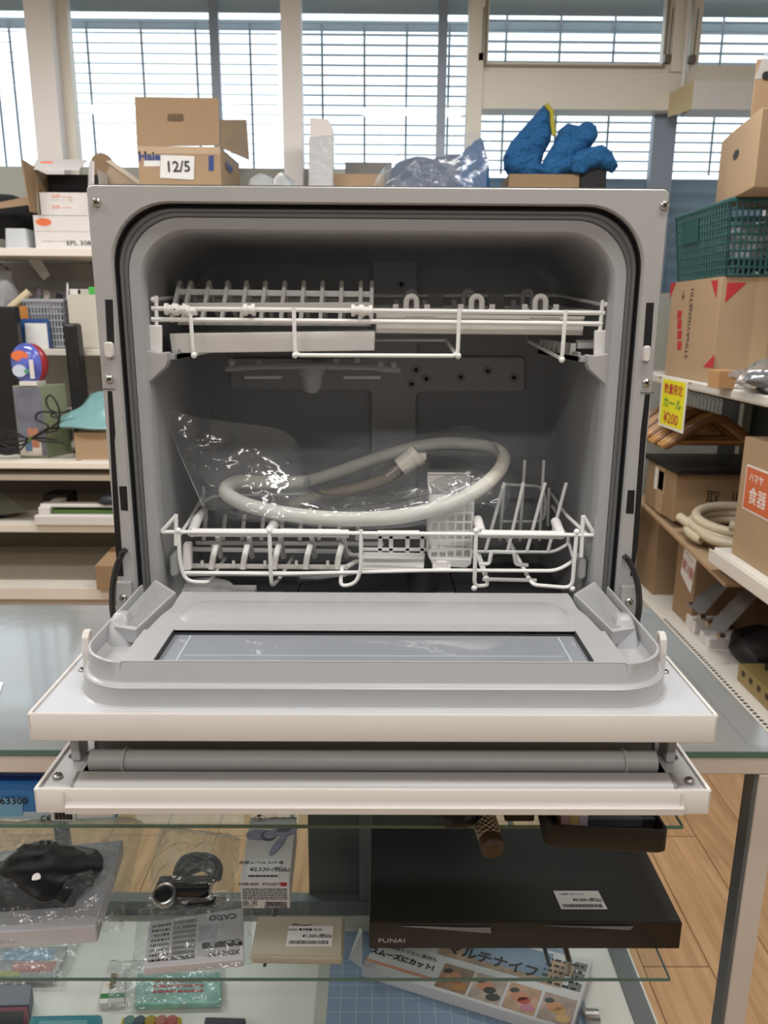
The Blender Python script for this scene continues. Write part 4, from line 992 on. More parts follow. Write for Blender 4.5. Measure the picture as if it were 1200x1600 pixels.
# blue knitted piece on a brown box and a black box
x0, x1 = Q(795, 290, 3.66).x, Q(905, 290, 3.66).x; zt = Q(850, 272, 3.66).z
carton((x0, 3.66, ZTOP), (x1, 3.86, zt), 'brown box under the blue knitted piece', m_card2)
carton((x1+.005, 3.66, ZTOP), (Q(947, 290, 3.66).x, 3.82, Q(930, 258, 3.66).z), 'small black box beside the brown box under the blue knitted piece', m_black, name='black_box')
kn = MB()
L1 = [(905, 282), (870, 285), (830, 270), (805, 240), (808, 215), (828, 192), (848, 172)]
def fat(pts, rad, y, nm, par, mt, sq=.8):
    pts = smooth_path([P(a, b, Y=y+dy) for a, b, dy in pts], 8); n_ = len(pts); k = len(rad)-1
    rr = []
    for i in range(n_):
        x = i/(n_-1)*k; j = min(int(x), k-1); r = rad[j]*(1-(x-j))+rad[j+1]*(x-j)
        rr.append(r*(1+.03*math.sin(i*1.1)))
    m = MB(); m.tube(pts, rr, 20)
    for v in m.v: v += Vector((1, .5, 1))*(.012*noise.noise(v*22)+.005*noise.noise(v*70))
    return m.build(nm, mt, par, smooth=True)
kk = empty('blue_knitted_piece', (Q(870, 272, 3.7).x, 3.74, zt), 'thick bright blue knitted piece folded on the brown box at the window', 'knitwear')
def pillow(outline, y, depth, R_, nm, par, mt, floor, step=2.0, seed=0, crease=.3):
    """soft thick fabric: an outline at its own distance, inflated to both sides with creases"""
    ol = [(a, b) for a, b in outline]; n_ = len(ol)
    def inside(x, z):
        c = False; j = n_-1
        for i in range(n_):
            xi, zi = ol[i]; xj, zj = ol[j]
            if (zi > z) != (zj > z) and x < (xj-xi)*(z-zi)/(zj-zi)+xi: c = not c
            j = i
        return c
    def dist(x, z):
        best = (1e9, x, z)
        for i in range(n_):
            x1, z1 = ol[i]; x2, z2 = ol[(i+1) % n_]; dx, dz = x2-x1, z2-z1
            t = max(0, min(1, ((x-x1)*dx+(z-z1)*dz)/(dx*dx+dz*dz+1e-9))); qx, qz = x1+t*dx, z1+t*dz
            d = math.hypot(x-qx, z-qz)
            if d < best[0]: best = (d, qx, qz)
        return best
    x0, x1 = min(a for a, b in ol), max(a for a, b in ol); z0, z1 = min(b for a, b in ol), max(b for a, b in ol)
    nx, nz = int((x1-x0)/step)+3, int((z1-z0)/step)+3; idx = {}; vs = []; fs = []
    def vert(i, k, side):
        if (i, k, side) in idx: return idx[(i, k, side)]
        px, pz = x0-step+i*step, z0-step+k*step; d, qx, qz = dist(px, pz)
        if not inside(px, pz): px, pz, d = qx, qz, 0
        t = min(d/R_, 1); h = depth*math.sqrt(max(0, 1-(1-t)**2))*(1+crease*noise.noise(Vector((px*.05+seed, pz*.07, seed)))+.12*noise.noise(Vector((px*.25, pz*.25, seed))))
        p = P(px, pz, Y=y); p.y += side*h; p.z = max(p.z, floor)
        idx[(i, k, side)] = len(vs); vs.append(p); return len(vs)-1
    for i in range(nx):
        for k in range(nz):
            if any(inside(x0-step+(i+a)*step, z0-step+(k+b)*step) for a in (0, 1) for b in (0, 1)):
                for side in (-1, 1): fs.append((vert(i, k, side), vert(i+1, k, side), vert(i+1, k+1, side), vert(i, k+1, side)))
    m = MB(); m.add(vs, fs); return m.build(nm, mt, par, smooth=True)
fz_ = zt+.003
pillow([(787, 262), (786, 245), (798, 222), (826, 190), (850, 164), (858, 172), (863, 200), (860, 222), (850, 240), (845, 258), (880, 262), (905, 270), (903, 282), (870, 286), (820, 284), (795, 276)], 3.76, .065, 20, 'knit_fold', kk, m_blue, fz_, seed=1)
pillow([(842, 268), (850, 248), (866, 222), (873, 203), (886, 193), (903, 197), (916, 189), (931, 198), (934, 214), (922, 232), (902, 250), (898, 272), (870, 284), (848, 280)], 3.72, .06, 20, 'knit_fold', kk, m_blue, fz_, seed=4)
pillow([(890, 248), (903, 236), (922, 230), (940, 226), (955, 237), (966, 260), (957, 271), (936, 262), (920, 266), (908, 280), (893, 268)], 3.66, .045, 14, 'knit_fold', kk, m_blue, fz_, seed=8)
m = MB(); m.tube(smooth_path([P(a, b, Y=3.70) for a, b in ((853, 163), (862, 175), (863, 190), (866, 212))], 5), .010, 8); m.build('yellow_edge', mat('yarn_yellow', (176, 168, 60), .9, bump=.8, bscale=80), kk, smooth=True, label='yellow knitted edge')
# --- things on the middle shelf
YM = 3.60
def lattice_basket(x0, x1, y0, y1, z0, z1, nx, nz, label, mt, mrim, solid=None, name='plastic_basket', taper=.92, ny=None, fill=True):
    e = empty(name, ((x0+x1)/2, (y0+y1)/2, z0), label, 'basket'); cx, cy = (x0+x1)/2, (y0+y1)/2
    def pt(u, v, w):   # u,v in -1..1
        k = taper+(1-taper)*w; return Vector((cx+u*(x1-x0)/2*k, cy+v*(y1-y0)/2*k, z0+(z1-z0)*w))
    ny = ny or nx
    for nm, f, n_ in (('front_lattice', lambda t, w: pt(t, -1, w), nx), ('rear_lattice', lambda t, w: pt(t, 1, w), nx), ('side_lattice', lambda t, w: pt(-1, t, w), ny), ('side_lattice', lambda t, w: pt(1, t, w), ny)):
        m = MB(); r = .0045
        for k in range(n_+1): m.tube([f(-1+2*k/n_, 0), f(-1+2*k/n_, 1)], r, 4)
        for k in range(nz+1): m.tube([f(-1, k/nz), f(1, k/nz)], r, 4)
        m.build(nm, mt, e)
    m = MB(); m.tube([pt(-1, -1, 1), pt(1, -1, 1), pt(1, 1, 1), pt(-1, 1, 1)], .009, 6, closed=True); m.build('rim', mrim, e)
    m = MB(); m.slab([pt(-1, -1, 0), pt(1, -1, 0), pt(1, 1, 0), pt(-1, 1, 0)], (0, 0, .004)); m.build('basket_floor', mt, e)
    return e, pt
a, b = P(36, 470, Y=YM), P(104, 540, Y=YM)
mg_ = mat('basket_grey', (156, 160, 166), .5)
lattice_basket(a.x, b.x, YM, YM+.24, ZMID+.006, a.z, 12, 7, 'light grey lattice basket full of odds and ends on the middle shelf', mg_, mg_)
c = P(70, 500, Y=YM+.12); blob('small_parts', (c.x, YM+.12, ZMID+.115), (.085, .09, .105), .3, 3, mat('odds_mix', (120, 110, 108), .6, var=.6, vscale=30), 'mixed small parts heaped in the light grey basket', 'small parts', floor=ZMID+.014)
carton((P(104, 460, Y=YM).x, YM, ZMID), (P(172, 460, Y=YM).x, YM+.2, P(120, 460, Y=YM).z), 'beige cloth covered box beside the light grey basket', mat('linen_beige', (196, 190, 178), .8, bump=.3, bscale=90), name='storage_box')
# rods, sheets and packs sticking up
def stick(p0, p1, y, r, mt, name, label, cat):
    m = MB(); m.tube([P(*p0, Y=y), P(*p1, Y=y+.03)], r, 10); return m.build(name, mt, label=label, cat=cat)
stick((8, 489), (46, 456), YM+.02, .018, mat('tube_cream', (210, 192, 160), .6), 'paper_roll', 'cream paper roll leaning across the left of the middle shelf', 'paper roll')
m = MB(); m.slab([P(68, 438, Y=3.8), P(78, 430, Y=3.8), P(62, 403, Y=3.8), P(42, 405, Y=3.8)], (0, .005, 0)); m.build('paper_sheet', m_paper, label='white sheet leaning at the back of the middle shelf', cat='sheet')
for i, (px, w_, h0, h1, cc, nm) in enumerate(((97, 5, 470, 440, (220, 222, 226), 'white'), (52, 8, 470, 446, (90, 84, 90), 'dark grey'), (64, 12, 470, 452, (190, 180, 170), 'pale'), (84, 12, 472, 456, (80, 64, 84), 'dull purple'), (56, 6, 476, 458, (60, 150, 80), 'green'), (60, 5, 470, 455, (170, 60, 60), 'red'))):
    y = YM+.05+.03*i
    m = MB(); p0 = P(px-w_/2, h1, Y=y); p1 = P(px+w_/2, h0, Y=y); m.slab([(p0.x, y, ZMID+.03), (p1.x, y, ZMID+.03), (p1.x+.02, y+.02, p0.z-.01), (p0.x+.02, y+.02, p0.z)], (0, .004, 0))
    m.build('plastic_strip', mat('strip_'+nm.replace(' ', '_'), cc, .5), label=nm+' strip standing up out of the light grey basket', cat='strip')
for px, cc, nm in ((118, (214, 210, 205), 'white'), (130, (180, 176, 170), 'grey'), (148, (70, 170, 70), 'green')):
    m = MB(); c = P(px, 456, Y=YM+.06); z0_ = P(120, 460, Y=YM).z; m.box((c.x-.025, YM+.05, z0_), (c.x+.03, YM+.12, z0_+(.035 if nm == 'green' else .025))); m.build('small_packet', mat('pk_'+nm, cc, .5), label='small %s packet on the beige cloth covered box' % nm, cat='packet', bevel=.004)
for i, (px0, px1, py0, py1, cc, nm) in enumerate(((30, 46, 478, 520, (190, 128, 60), 'orange brown'), (32, 80, 498, 545, (44, 82, 140), 'blue'))):
    y = YM-.02-.01*i; a, b = P(px0, py0, Y=y), P(px1, py1, Y=y)
    m = MB(); m.box((a.x, y, ZMID), (b.x, y+.006, a.z)); m.build('folder', mat('folder_'+nm.replace(' ', '_'), cc, .5), label=nm+' folder standing before the light grey basket', cat='folder')
m = MB(); a, b = P(37, 505, Y=YM-.04), P(76, 540, Y=YM-.04); m.slab([(a.x, YM-.04, ZMID), (b.x, YM-.04, ZMID), (b.x-.003, YM-.035, a.z), (a.x+.003, YM-.035, a.z)], (0, .003, 0)); m.build('white_card', m_paper, label='white card propped before the blue folder', cat='card')
# left grey bag of things
c = P(2, 460, Y=YM+.1); blob('plastic_bag', (c.x-.03, YM+.12, ZMID+.18), (.11, .1, .19), .3, 2, mat('bag_grey', (150, 150, 152), .4, var=.3, vscale=10), 'grey crumpled bag at the left end of the middle shelf', 'bag', floor=ZMID)
# dim clutter below the middle shelf, at the back of the desk
for i, (px, w_, h_, cc, nm, lb) in enumerate(((80, .10, .12, (46, 46, 50), 'dark_case', 'dark case under the middle shelf, just left of the black speaker'), (140, .09, .10, (70, 66, 64), 'dark_device', 'dark grey device at the back of the desk right of the black speaker'), (150, .08, .16, (40, 40, 42), 'black_device', 'black device half hidden behind the teal pouch'))):
    c = P(px, 640, Y=3.7); carton((c.x-w_/2+.06*(i == 2), 3.68, ZDK), (c.x+w_/2+.06*(i == 2), 3.80, ZDK+h_), lb, mat(nm, cc, .5), name=nm, cat='device', bevel=.008)
m = MB(); a = P(62, 590, Y=3.75); m.box((a.x, 3.74, ZDK+.16), (a.x+.35, 3.85, ZDK+.175)); m.build('rack_board', m_shelfd, label='narrow grey board behind the black speaker', cat='board')
for x in (a.x+.01, a.x+.33): 
    m = MB(); m.box((x-.008, 3.83, ZDK), (x+.008, 3.85, ZDK+.16)); m.build('rack_post', m_shelfd, label='short grey post under the narrow board, %s end' % ('left' if x < a.x+.1 else 'right'), cat='post')
# --- things on the desk
a = P(-60, 478, Y=3.45); b = P(33, 640, Y=3.45)
mo = empty('black_monitor', ((a.x+b.x)/2, 3.5, ZDK), 'black monitor seen at the left edge, standing on the desk', 'monitor')
m = MB(); m.slab([(a.x, 3.45, ZDK+.03), (P(40, 625, Y=3.45).x, 3.45, ZDK+.03), (P(22, 482, Y=3.45).x, 3.45, a.z), (a.x, 3.45, a.z)], (0, .05, 0)); m.build('screen_case', m_black, mo, bevel=.006)
m = MB(); m.box((a.x+.05, 3.42, ZDK), (a.x+.20, 3.56, ZDK+.03)); m.build('stand', m_black, mo, bevel=.006)
a = P(97, 505, Y=3.44); b = P(129, 620, Y=3.44)
sp_ = empty('tall_speaker', ((a.x+b.x)/2, 3.48, ZDK), 'tall slim black speaker on the desk behind the teal pouch', 'speaker')
m = MB(); m.slab([(a.x+.006, 3.44, ZDK+.02), (b.x+.006, 3.44, ZDK+.02), (b.x-.004, 3.44, a.z), (a.x-.002, 3.44, a.z)], (0, .08, 0)); m.build('speaker_case', m_black, sp_, bevel=.012)
m = MB(); m.box((a.x+.0, 3.43, ZDK), (b.x+.02, 3.54, ZDK+.02)); m.build('foot', m_black, sp_, bevel=.004)
# printed figure box (plain generic print) and domed pack on it
yb_ = 3.33
bx = empty('figure_box', P(45, 690, Y=yb_), 'green and grey toy box with a clear window, below the domed pack on the desk', 'box')
a, b = P(20, 610, Y=yb_), P(72, 685, Y=yb_)
m = MB(); m.slab([(a.x, yb_, ZDK), (b.x, yb_, ZDK), (b.x+.055, yb_+.13, ZDK), (a.x+.03, yb_+.13, ZDK)], (0, 0, a.z-ZDK+.02)); m.build('box_body', mat('box_sage', (136, 146, 118), .5), bx, bevel=.002)
zc = a.z+.02
patch(bx, xzrect(a.x+.004, b.x-.002, ZDK+.01, zc-.006, yb_-.001), (0, -1, 0), mat('box_print_grey', (116, 118, 132), .35, var=.3, vscale=12), 'front_print')
patch(bx, xzrect(a.x+.006, a.x+.10, ZDK+.01, ZDK+.07, yb_-.003), (0, -1, 0), mat('print_cream', (214, 204, 192), .4), 'print_patch')
patch(bx, xzrect(a.x+.045, b.x-.03, ZDK+.045, ZDK+.13, yb_-.0035), (0, -1, 0), mat('print_salmon', (196, 132, 110), .4, var=.35, vscale=25), 'print_patch')
patch(bx, xzrect(a.x+.03, a.x+.06, ZDK+.03, ZDK+.085, yb_-.004), (0, -1, 0), mat('print_blue', (96, 128, 160), .4), 'print_patch')
dp = empty('domed_pack', P(45, 597, Y=yb_+.05), 'blue and red egg shaped pack standing on the toy box', 'pack')
dp.location.z = zc; WO[dp.name].z = zc
c = P(42, 560, Y=yb_+.05)
def egg(s, cc, dx, nm, mt, sh=0):
    m = MB(); m.ell((c.x+dx, yb_+.05+sh, zc+.09*1), .070*s, .035*s, .088*s, 24, 14); return m.build(nm, mt, dp, smooth=True)
egg(1, 0, 0, 'dome', mat('pack_blue', (92, 104, 190), .15, var=.3, vscale=18, coat=.5))
egg(.98, 0, .016, 'rear_shell', mat('pack_red', (150, 40, 48), .25), .012)
for i, (dx, dz, rx, rz, cc) in enumerate(((-.016, .035, .036, .022, (226, 120, 72)), (-.022, -.028, .030, .026, (200, 210, 226)), (.010, -.030, .012, .010, (90, 150, 130)))):
    m = MB(); yy = yb_+.018-.0016*i; m.cyl((0, 0, 0), (0, -.001, 0), 1, 24); m.v = [Vector((c.x+dx+v.x*rx, yy+v.y*1, zc+.09+dz+v.z*rz)) for v in m.v]; m.build('printed_spot', mat('spot_%d' % i, cc, .3), dp)
m = MB(); m.box((c.x+.026, yb_+.006, zc+.03), (c.x+.045, yb_+.008, zc+.11)); m.box((c.x-.02, yb_-.004, zc), (c.x+.055, yb_+.09, zc+.018)); m.build('pack_base', m_boxw, dp, bevel=.003)
# black cables
m_cab = mat('cable_black', (20, 20, 22), .45)
cc_ = empty('cable_bundle', P(45, 690, Y=3.28), 'bundle of black cable tied in loops on the white desk', 'cable')
cc_.location.z = ZDK; WO[cc_.name].z = ZDK
for i, L in enumerate(([(0, 676), (20, 674), (44, 686), (60, 684), (90, 688)], [(-20, 682), (10, 690), (42, 688), (70, 672), (98, 668)], [(44, 688), (28, 706), (8, 710), (-10, 704), (-20, 690)], [(46, 690), (22, 698), (2, 694), (-14, 684)], [(44, 685), (20, 681), (0, 688), (-20, 696)], [(46, 684), (70, 690), (98, 692)],
         [(60, 680), (90, 660), (92, 638), (80, 618), (72, 625), (78, 640), (95, 645), (110, 640)], [(50, 686), (75, 668), (66, 660), (56, 655), (60, 645), (78, 644), (94, 652)], [(70, 676), (88, 672), (92, 655), (80, 650), (84, 642)])):
    m = MB(); m.tube(smooth_path([P(a, b, Y=3.29-.002*i) for a, b in L], 6), .0042, 8); m.build('cable_loop', m_cab, cc_, smooth=True)
q = P(47, 686, Y=3.27); m = MB(); m.tube([q-Vector((.006, 0, .012)), q+Vector((.006, 0, .012))], .005, 8); m.build('cable_tie', mat('tie_green', (90, 120, 60), .5), cc_)
# brown box with teal pouch, paper
a = P(118, 712, Y=3.27); b = P(170, 678, Y=3.27)
carton((P(117, 700, Y=3.27).x, 3.27, ZDK), (P(185, 700, Y=3.27).x, 3.47, P(130, 676, Y=3.27).z), 'small brown mailing box on the white desk under the teal pouch', m_card)
zt = P(130, 676, Y=3.27).z
c = P(145, 655, Y=3.36); m = MB()
rows = [[(93, 667, 3.26), (115, 668, 3.25), (145, 671, 3.25), (185, 672, 3.26)], [(93, 660, 3.30), (112, 655, 3.30), (140, 652, 3.30), (185, 650, 3.30)], [(97, 652, 3.36), (122, 640, 3.36), (142, 630, 3.36), (185, 622, 3.36)], [(105, 652, 3.42), (128, 640, 3.42), (146, 616, 3.42), (185, 612, 3.42)]]
bag_surface(rows, .008, 2.2, 40, 26, 9).build('teal_pouch', mat('teal_vinyl', (116, 160, 160), .25, coat=.4, bump=.2, bscale=20), smooth=True, label='glossy teal pouch lying on the small brown mailing box', cat='pouch', solid=.01)
m = MB(); m.slab([P(146, 708, Y=3.25), P(185, 720, Y=3.24), P(190, 704, Y=3.25), P(160, 703, Y=3.3)], (0, 0, .002)); 
for v in m.v: v.z = ZDK+.001+(.001 if v.z > ZDK+.01 else 0)
m = MB(); q = P(150, 709, Z=ZDK+.001); m.box((q.x, 3.25, ZDK+.0005), (q.x+.15, 3.33, ZDK+.002)); m.build('paper_sheet', m_paper, label='white paper under the small brown box at the desk edge', cat='sheet')
# --- lower shelves
zs1 = shz(820, YL2)
e = empty('paper_trimmer', (P(120, 810, Y=YL2).x, YL2+.1, zs1), 'flat white paper trimmer with a green stripe on the shelf under the desk', 'trimmer')
a, b = P(52, 806, Y=YL2-.02), P(190, 822, Y=YL2-.02)
m = MB(); m.box((a.x, YL2-.015, zs1), (b.x, YL2+.22, P(60, 806, Y=YL2-.015).z)); m.build('base_board', m_boxw, e, bevel=.004)
z_ = P(60, 806, Y=YL2-.015).z; z2_ = P(60, 790, Y=YL2).z
m = MB(); m.box((a.x+.01, YL2+.01, z_), (a.x+.06, YL2+.20, z2_-.01)); m.build('end_block', m_boxw, e, bevel=.003)
m = MB(); m.box((a.x+.06, YL2+.02, z_), (b.x, YL2+.16, z_+.016)); m.build('green_stripe', mat('stripe_green', (76, 104, 50), .5), e)
m = MB(); m.box((a.x+.01, YL2+.03, z2_-.016), (b.x, YL2+.08, z2_)); m.build('cutting_bar', m_boxw, e, bevel=.004)
carton((P(70, 780, Y=YL2+.3).x, YL2+.28, zs1), (P(108, 780, Y=YL2+.3).x, YL2+.40, zs1+.07), 'small black box behind the white paper trimmer', m_black, name='black_box')
c = P(166, 790, Y=YL2+.04); blob('black_pouch', (c.x+.02, YL2+.06, z2_+.016), (.06, .05, .034), .15, 2, mat('navy_black', (36, 40, 48), .5), 'small black pouch lying on the white paper trimmer', 'pouch', floor=z2_)
m = MB(); m.slab([P(0, 770, Y=YL2+.25), P(45, 800, Y=YL2+.10), P(0, 815, Y=YL2+.10), P(-60, 815, Y=YL2+.10), P(-60, 770, Y=YL2+.25)], (0, 0, .003))
for v in m.v: v.z = max(v.z, zs1+.003)
m.build('grey_sheet', mat('sheet_grey', (110, 112, 100), .5), label='grey sheet slumped at the left of the shelf under the desk', cat='sheet')
zs2 = shz(918, YL2)
e = carton((P(160, 930, Y=3.30).x, 3.24, zs2), (P(215, 930, Y=3.30).x, 3.50, P(170, 886, Y=3.24).z), 'brown box with an open flap on the lowest shelf beside the dishwasher', m_card2)
m = MB(); zz = P(170, 886, Y=3.24).z; x_ = P(160, 930, Y=3.30).x; m.slab([(x_, 3.24, zz), (x_+.2, 3.24, zz), (x_+.2, 3.34, zz+.07), (x_+.05, 3.34, zz+.06)], (0, 0, .004)); m.build('open_flap', m_card2, e)
# ================================================================ shelving on the right
XF = 1.19
m_rk = mat('rack_white', (220, 216, 208), .45, var=.03)
ru = empty('shelf_rack', (XF+.25, 2.8, 0), 'white metal shelf rack running back along the right side', 'shelving')
ZR1 = 1.19; ZR2 = .635; ZR0 = .20
m = MB(); m.box((XF, 1.6, ZR1-.035), (XF+.55, 3.60, ZR1-.0012)); m.build('shelf', m_rk, ru, bevel=.003)
m = MB(); m.box((XF-.004, 1.6, ZR1-.028), (XF-.001, 3.4, ZR1-.006)); m.build('price_rail', mat('rail_grey', (200, 198, 192), .4), ru)
m = MB(); m.box((XF, 1.6, ZR2-.05), (XF+.55, P(1118, 838, X=XF).y, ZR2-.0012)); m.build('shelf', m_rk, ru, bevel=.003)
m = MB(); m.slab([(XF, 1.6, ZR2-.012), (XF-.018, 1.6, ZR2-.004), (XF-.018, 1.6, ZR2-.052), (XF, 1.6, ZR2-.045)], (0, P(1118, 838, X=XF).y-1.6, 0)); m.build('front_lip', m_rk, ru, bevel=.002)
m = MB(); m.box((XF, 1.6, ZR0-.16), (XF+.55, 3.9, ZR0-.0012)); m.build('base_deck', m_rk, ru, bevel=.003)
m = MB(); m.box((XF+.55, 1.6, .05), (XF+.57, 3.9, 1.75)); m.build('back_panel', mat('rack_back_dark', (58, 58, 58), .6), ru)
m = MB()
for k in range(60): 
    y = 1.7+k*.022; m.box((XF+.004, y, ZR0), (XF+.016, y+.009, ZR0+.0007))
o_ = m.build('perforation', m_ink, ru)
for y in (3.56, 1.62):
    m = MB(); m.box((XF+.50, y, 0), (XF+.54, y+.04, 1.9)); m.build('upright', m_rk, ru)
for y, z in ((3.5, ZR1),):
    m = MB(); m.slab([(XF+.04, y, z-.036), (XF+.5, y, z-.036), (XF+.5, y, z-.12)], (0, .004, 0)); m.build('shelf_bracket', m_rk, ru)
def R(px, py, x=XF): return P(px, py, X=x)
def yzrect(y0, y1, z0, z1, x): return [(x, y1, z0), (x, y0, z0), (x, y0, z1), (x, y1, z1)]
# brown box with red print
xa = 1.215; ya0 = R(1121, 500, xa).y; ya1 = R(1046, 500, xa).y; zt = R(1121, 433, xa).z
bx = carton((xa, ya0, ZR1), (xa+.42, ya1, zt), 'big cardboard box with red print on the top shelf, under the green basket', m_card)
for py, s_, sz, mt in ((0, 'NITORI', 0, None),):
    pass
yy = R(1078, 500, xa).y
text('STINAVIGNET01', .042, (xa-.001, yy, R(1078, 505, xa).z), (0, 0, 1), (0, 1, 0), m_ink, bx, sx=.9)
for i, py in enumerate((492, 507, 523, 540)):
    q = R(1062, py, xa); patch(bx, yzrect(q.y-.022, q.y+.022, q.z-.017, q.z+.017, xa-.0006), (-1, 0, 0), m_red, 'printed_symbol')
q = R(1068, 462, xa); text('\u2193', .05, (xa-.001, q.y, q.z), (0, -1, 0), (0, 0, 1), m_ink, bx)
for (py, px, sg) in ((447, 1116, 1), (450, 1052, -1)):
    q = R(px, py, xa); patch(bx, [(xa-.0006, q.y-.03, q.z+.02), (xa-.0006, q.y+.03, q.z+.02), (xa-.0006, q.y-.03*sg, q.z-.045)], (-1, 0, 0), m_red, 'corner_mark')
q = R(1108, 570, xa); patch(bx, [(xa-.0006, q.y-.04, q.z-.01), (xa-.0006, q.y+.05, q.z-.01), (xa-.0006, q.y-.04, q.z+.04)], (-1, 0, 0), m_red, 'corner_mark')
patch(bx, [(xa+.02, ya0-.0006, zt-.02), (xa+.09, ya0-.0006, zt-.02), (xa+.02, ya0-.0006, zt-.09)], (0, -1, 0), m_red, 'corner_mark')
m = MB(); m.box((xa+.13, ya0-.001, ZR1), (xa+.19, ya0, zt)); m.build('tape', m_tape, bx)
# green basket on the box
mgb = mat('basket_green', (40, 84, 84), .45)
zb_ = zt+.005; zt2 = P(1140, 318, X=xa+.02).z
e, ptf = lattice_basket(xa-.01, xa+.46, ya0-.03, ya1+.0, zb_, zt2, 22, 9, 'dark green shopping basket of wrapped goods on the big cardboard box', mgb, mgb, ny=20, taper=.9)
m = MB(); m.slab([ptf(-1, .7, .55)+Vector((-.006, 0, 0)), ptf(-1, 0.05, .55)+Vector((-.006, 0, 0)), ptf(-1, 0.05, .9)+Vector((-.006, 0, 0)), ptf(-1, .7, .9)+Vector((-.006, 0, 0))], (-.003, 0, 0)); m.build('label_plate', mgb, e)
blob('wrapped_goods', (xa+.225, (ya0+ya1)/2-.015, zb_+.115), (.165, .165, .09), .3, 3.4, mat('foil_goods', (176, 178, 184), .35, var=.7, vscale=26, bump=.8, bscale=30), 'silvery wrapped goods heaped inside the dark green basket', 'goods', floor=zb_+.008)
# two boxes above the basket, at the right edge of the frame
zq = zt2+.010
x0 = P(1133, 290, Y=2.62).x
bz = P(1183, 180, Y=2.62).z
hx = empty('cardboard_box', (1.48, 2.75, zq), 'cardboard box with an oval hand hole, resting on the green basket rim', 'box')
m = MB(); fy = 2.62
xm = P(1183, 240, Y=fy).x
m.slab([(P(1134, 290, Y=2.95).x, 2.95, zq), (xm, fy, zq), (xm+.30, fy+.08, zq), (xm+.30, 3.1, zq), (P(1134, 290, Y=2.95).x+.03, 3.1, zq)], (0, 0, P(1160, 190, Y=2.8).z-zq)); m.build('body', m_card, hx, bevel=.004)
A_ = Vector((P(1134, 290, Y=2.95).x, 2.95, 0)); B_ = Vector((xm, fy, 0)); dd = (B_-A_); nn = Vector((dd.y, -dd.x, 0)).normalized(); nn = -nn if nn.x > 0 else nn
cz_ = P(1155, 238, Y=2.82).z; cc2 = A_+dd*.28; cc2.z = cz_
m = MB(); u_ = dd.normalized(); m.slab([cc2+nn*.001+u_*(.035*math.cos(t))+Vector((0, 0, .016*math.sin(t))) for t in [2*math.pi*k/16 for k in range(16)]], nn*.0006); m.build('hand_hole', m_ink, hx)
zz2 = P(1160, 190, Y=2.8).z
h2 = empty('cardboard_box', (1.55, 2.8, zz2), 'small cardboard box at the upper right edge, topmost of its stack', 'box')
xq = P(1178, 130, Y=2.75).x
xq2 = P(1184, 130, Y=3.0).x; m = MB(); m.slab([(xq, 2.75, zz2+.001), (xq+.28, 2.75, zz2+.001), (xq+.28, 3.0, zz2+.001), (xq2, 3.0, zz2+.001)], (0, 0, P(1185, 92, Y=2.75).z-zz2)); m.build('body', m_card2, h2, bevel=.004)
m = MB(); zc2 = P(1185, 92, Y=2.75).z; m.slab([(xq-.0, 2.749, zc2-.06), (xq+.28, 2.749, zc2-.03), (xq+.28, 2.749, zc2+.09), (xq+.05, 2.749, zc2+.05), (xq+.02, 2.749, zc2+.01)], (0, .004, 0)); m.build('torn_film', film('torn_film', haze=.45, gloss=.1, rough=.2, bump=.5), h2)
q = P(1197, 118, Y=2.748); m = MB(); m.cyl(q+Vector((0, .001, 0)), q-Vector((0, .0006, 0)), .013, 20); m.build('hand_hole', m_ink, h2)
# white blind box fixed under the transom
q0, q1 = P(1085, 125, Y=3.86), P(1180, 172, Y=3.86)
wb = empty('white_wall_box', ((q0.x+q1.x)/2, 3.95, q1.z), 'long white box fixed to the window frame at the upper right', 'wall box')
m = MB(); m.box((q0.x, 3.86, q1.z), (q1.x+.25, 4.0, q0.z)); m.build('front_case', m_boxw, wb, bevel=.003)
m = MB(); m.slab([(q0.x-.002, 3.861, q1.z), (q0.x-.002, 3.861, q0.z), (q0.x-.06, 4.0, q0.z-.02), (q0.x-.06, 4.0, q1.z)], (.002, 0, 0)); m.build('end_cap', mat('yellowed_plastic', (196, 180, 140), .5), wb)
# thin conduit in front of the transom
m = MB(); m.tube([P(1080, -20, Y=3.97), P(1063, 176, Y=3.97)], .010, 8); m.build('white_conduit', m_white, label='thin white conduit running down the window frame', cat='conduit')
# bagged dark garment and wooden block beside the red printed box
m = MB(); q0 = P(1122, 560, Y=2.52); m.box((P(1120, 575, Y=2.62).x, 2.60, ZR1), (P(1147, 575, Y=2.62).x, 2.68, ZR1+.06)); m.build('wooden_block', mat('wood_block', (176, 136, 92), .6), label='small wooden block on the top shelf before the printed box', cat='block', bevel=.002)
gb = empty('bagged_garment', (1.345, 2.46, ZR1), 'dark folded garment in a clear bag on the top right shelf', 'garment')
blob('garment', (1.36, 2.46, ZR1+.038), (.19, .11, .045), .2, 2, mat('fabric_charcoal', (58, 62, 70), .9, bump=.4, bscale=60), None, None, floor=ZR1+.001, parent=gb)
blob('bag_film', (1.345, 2.46, ZR1+.046), (.215, .125, .062), .22, 3, film('garment_film', haze=.12, gloss=.08, rough=.15, bump=.7, bscale=25), None, None, floor=ZR1+.0005, parent=gb)
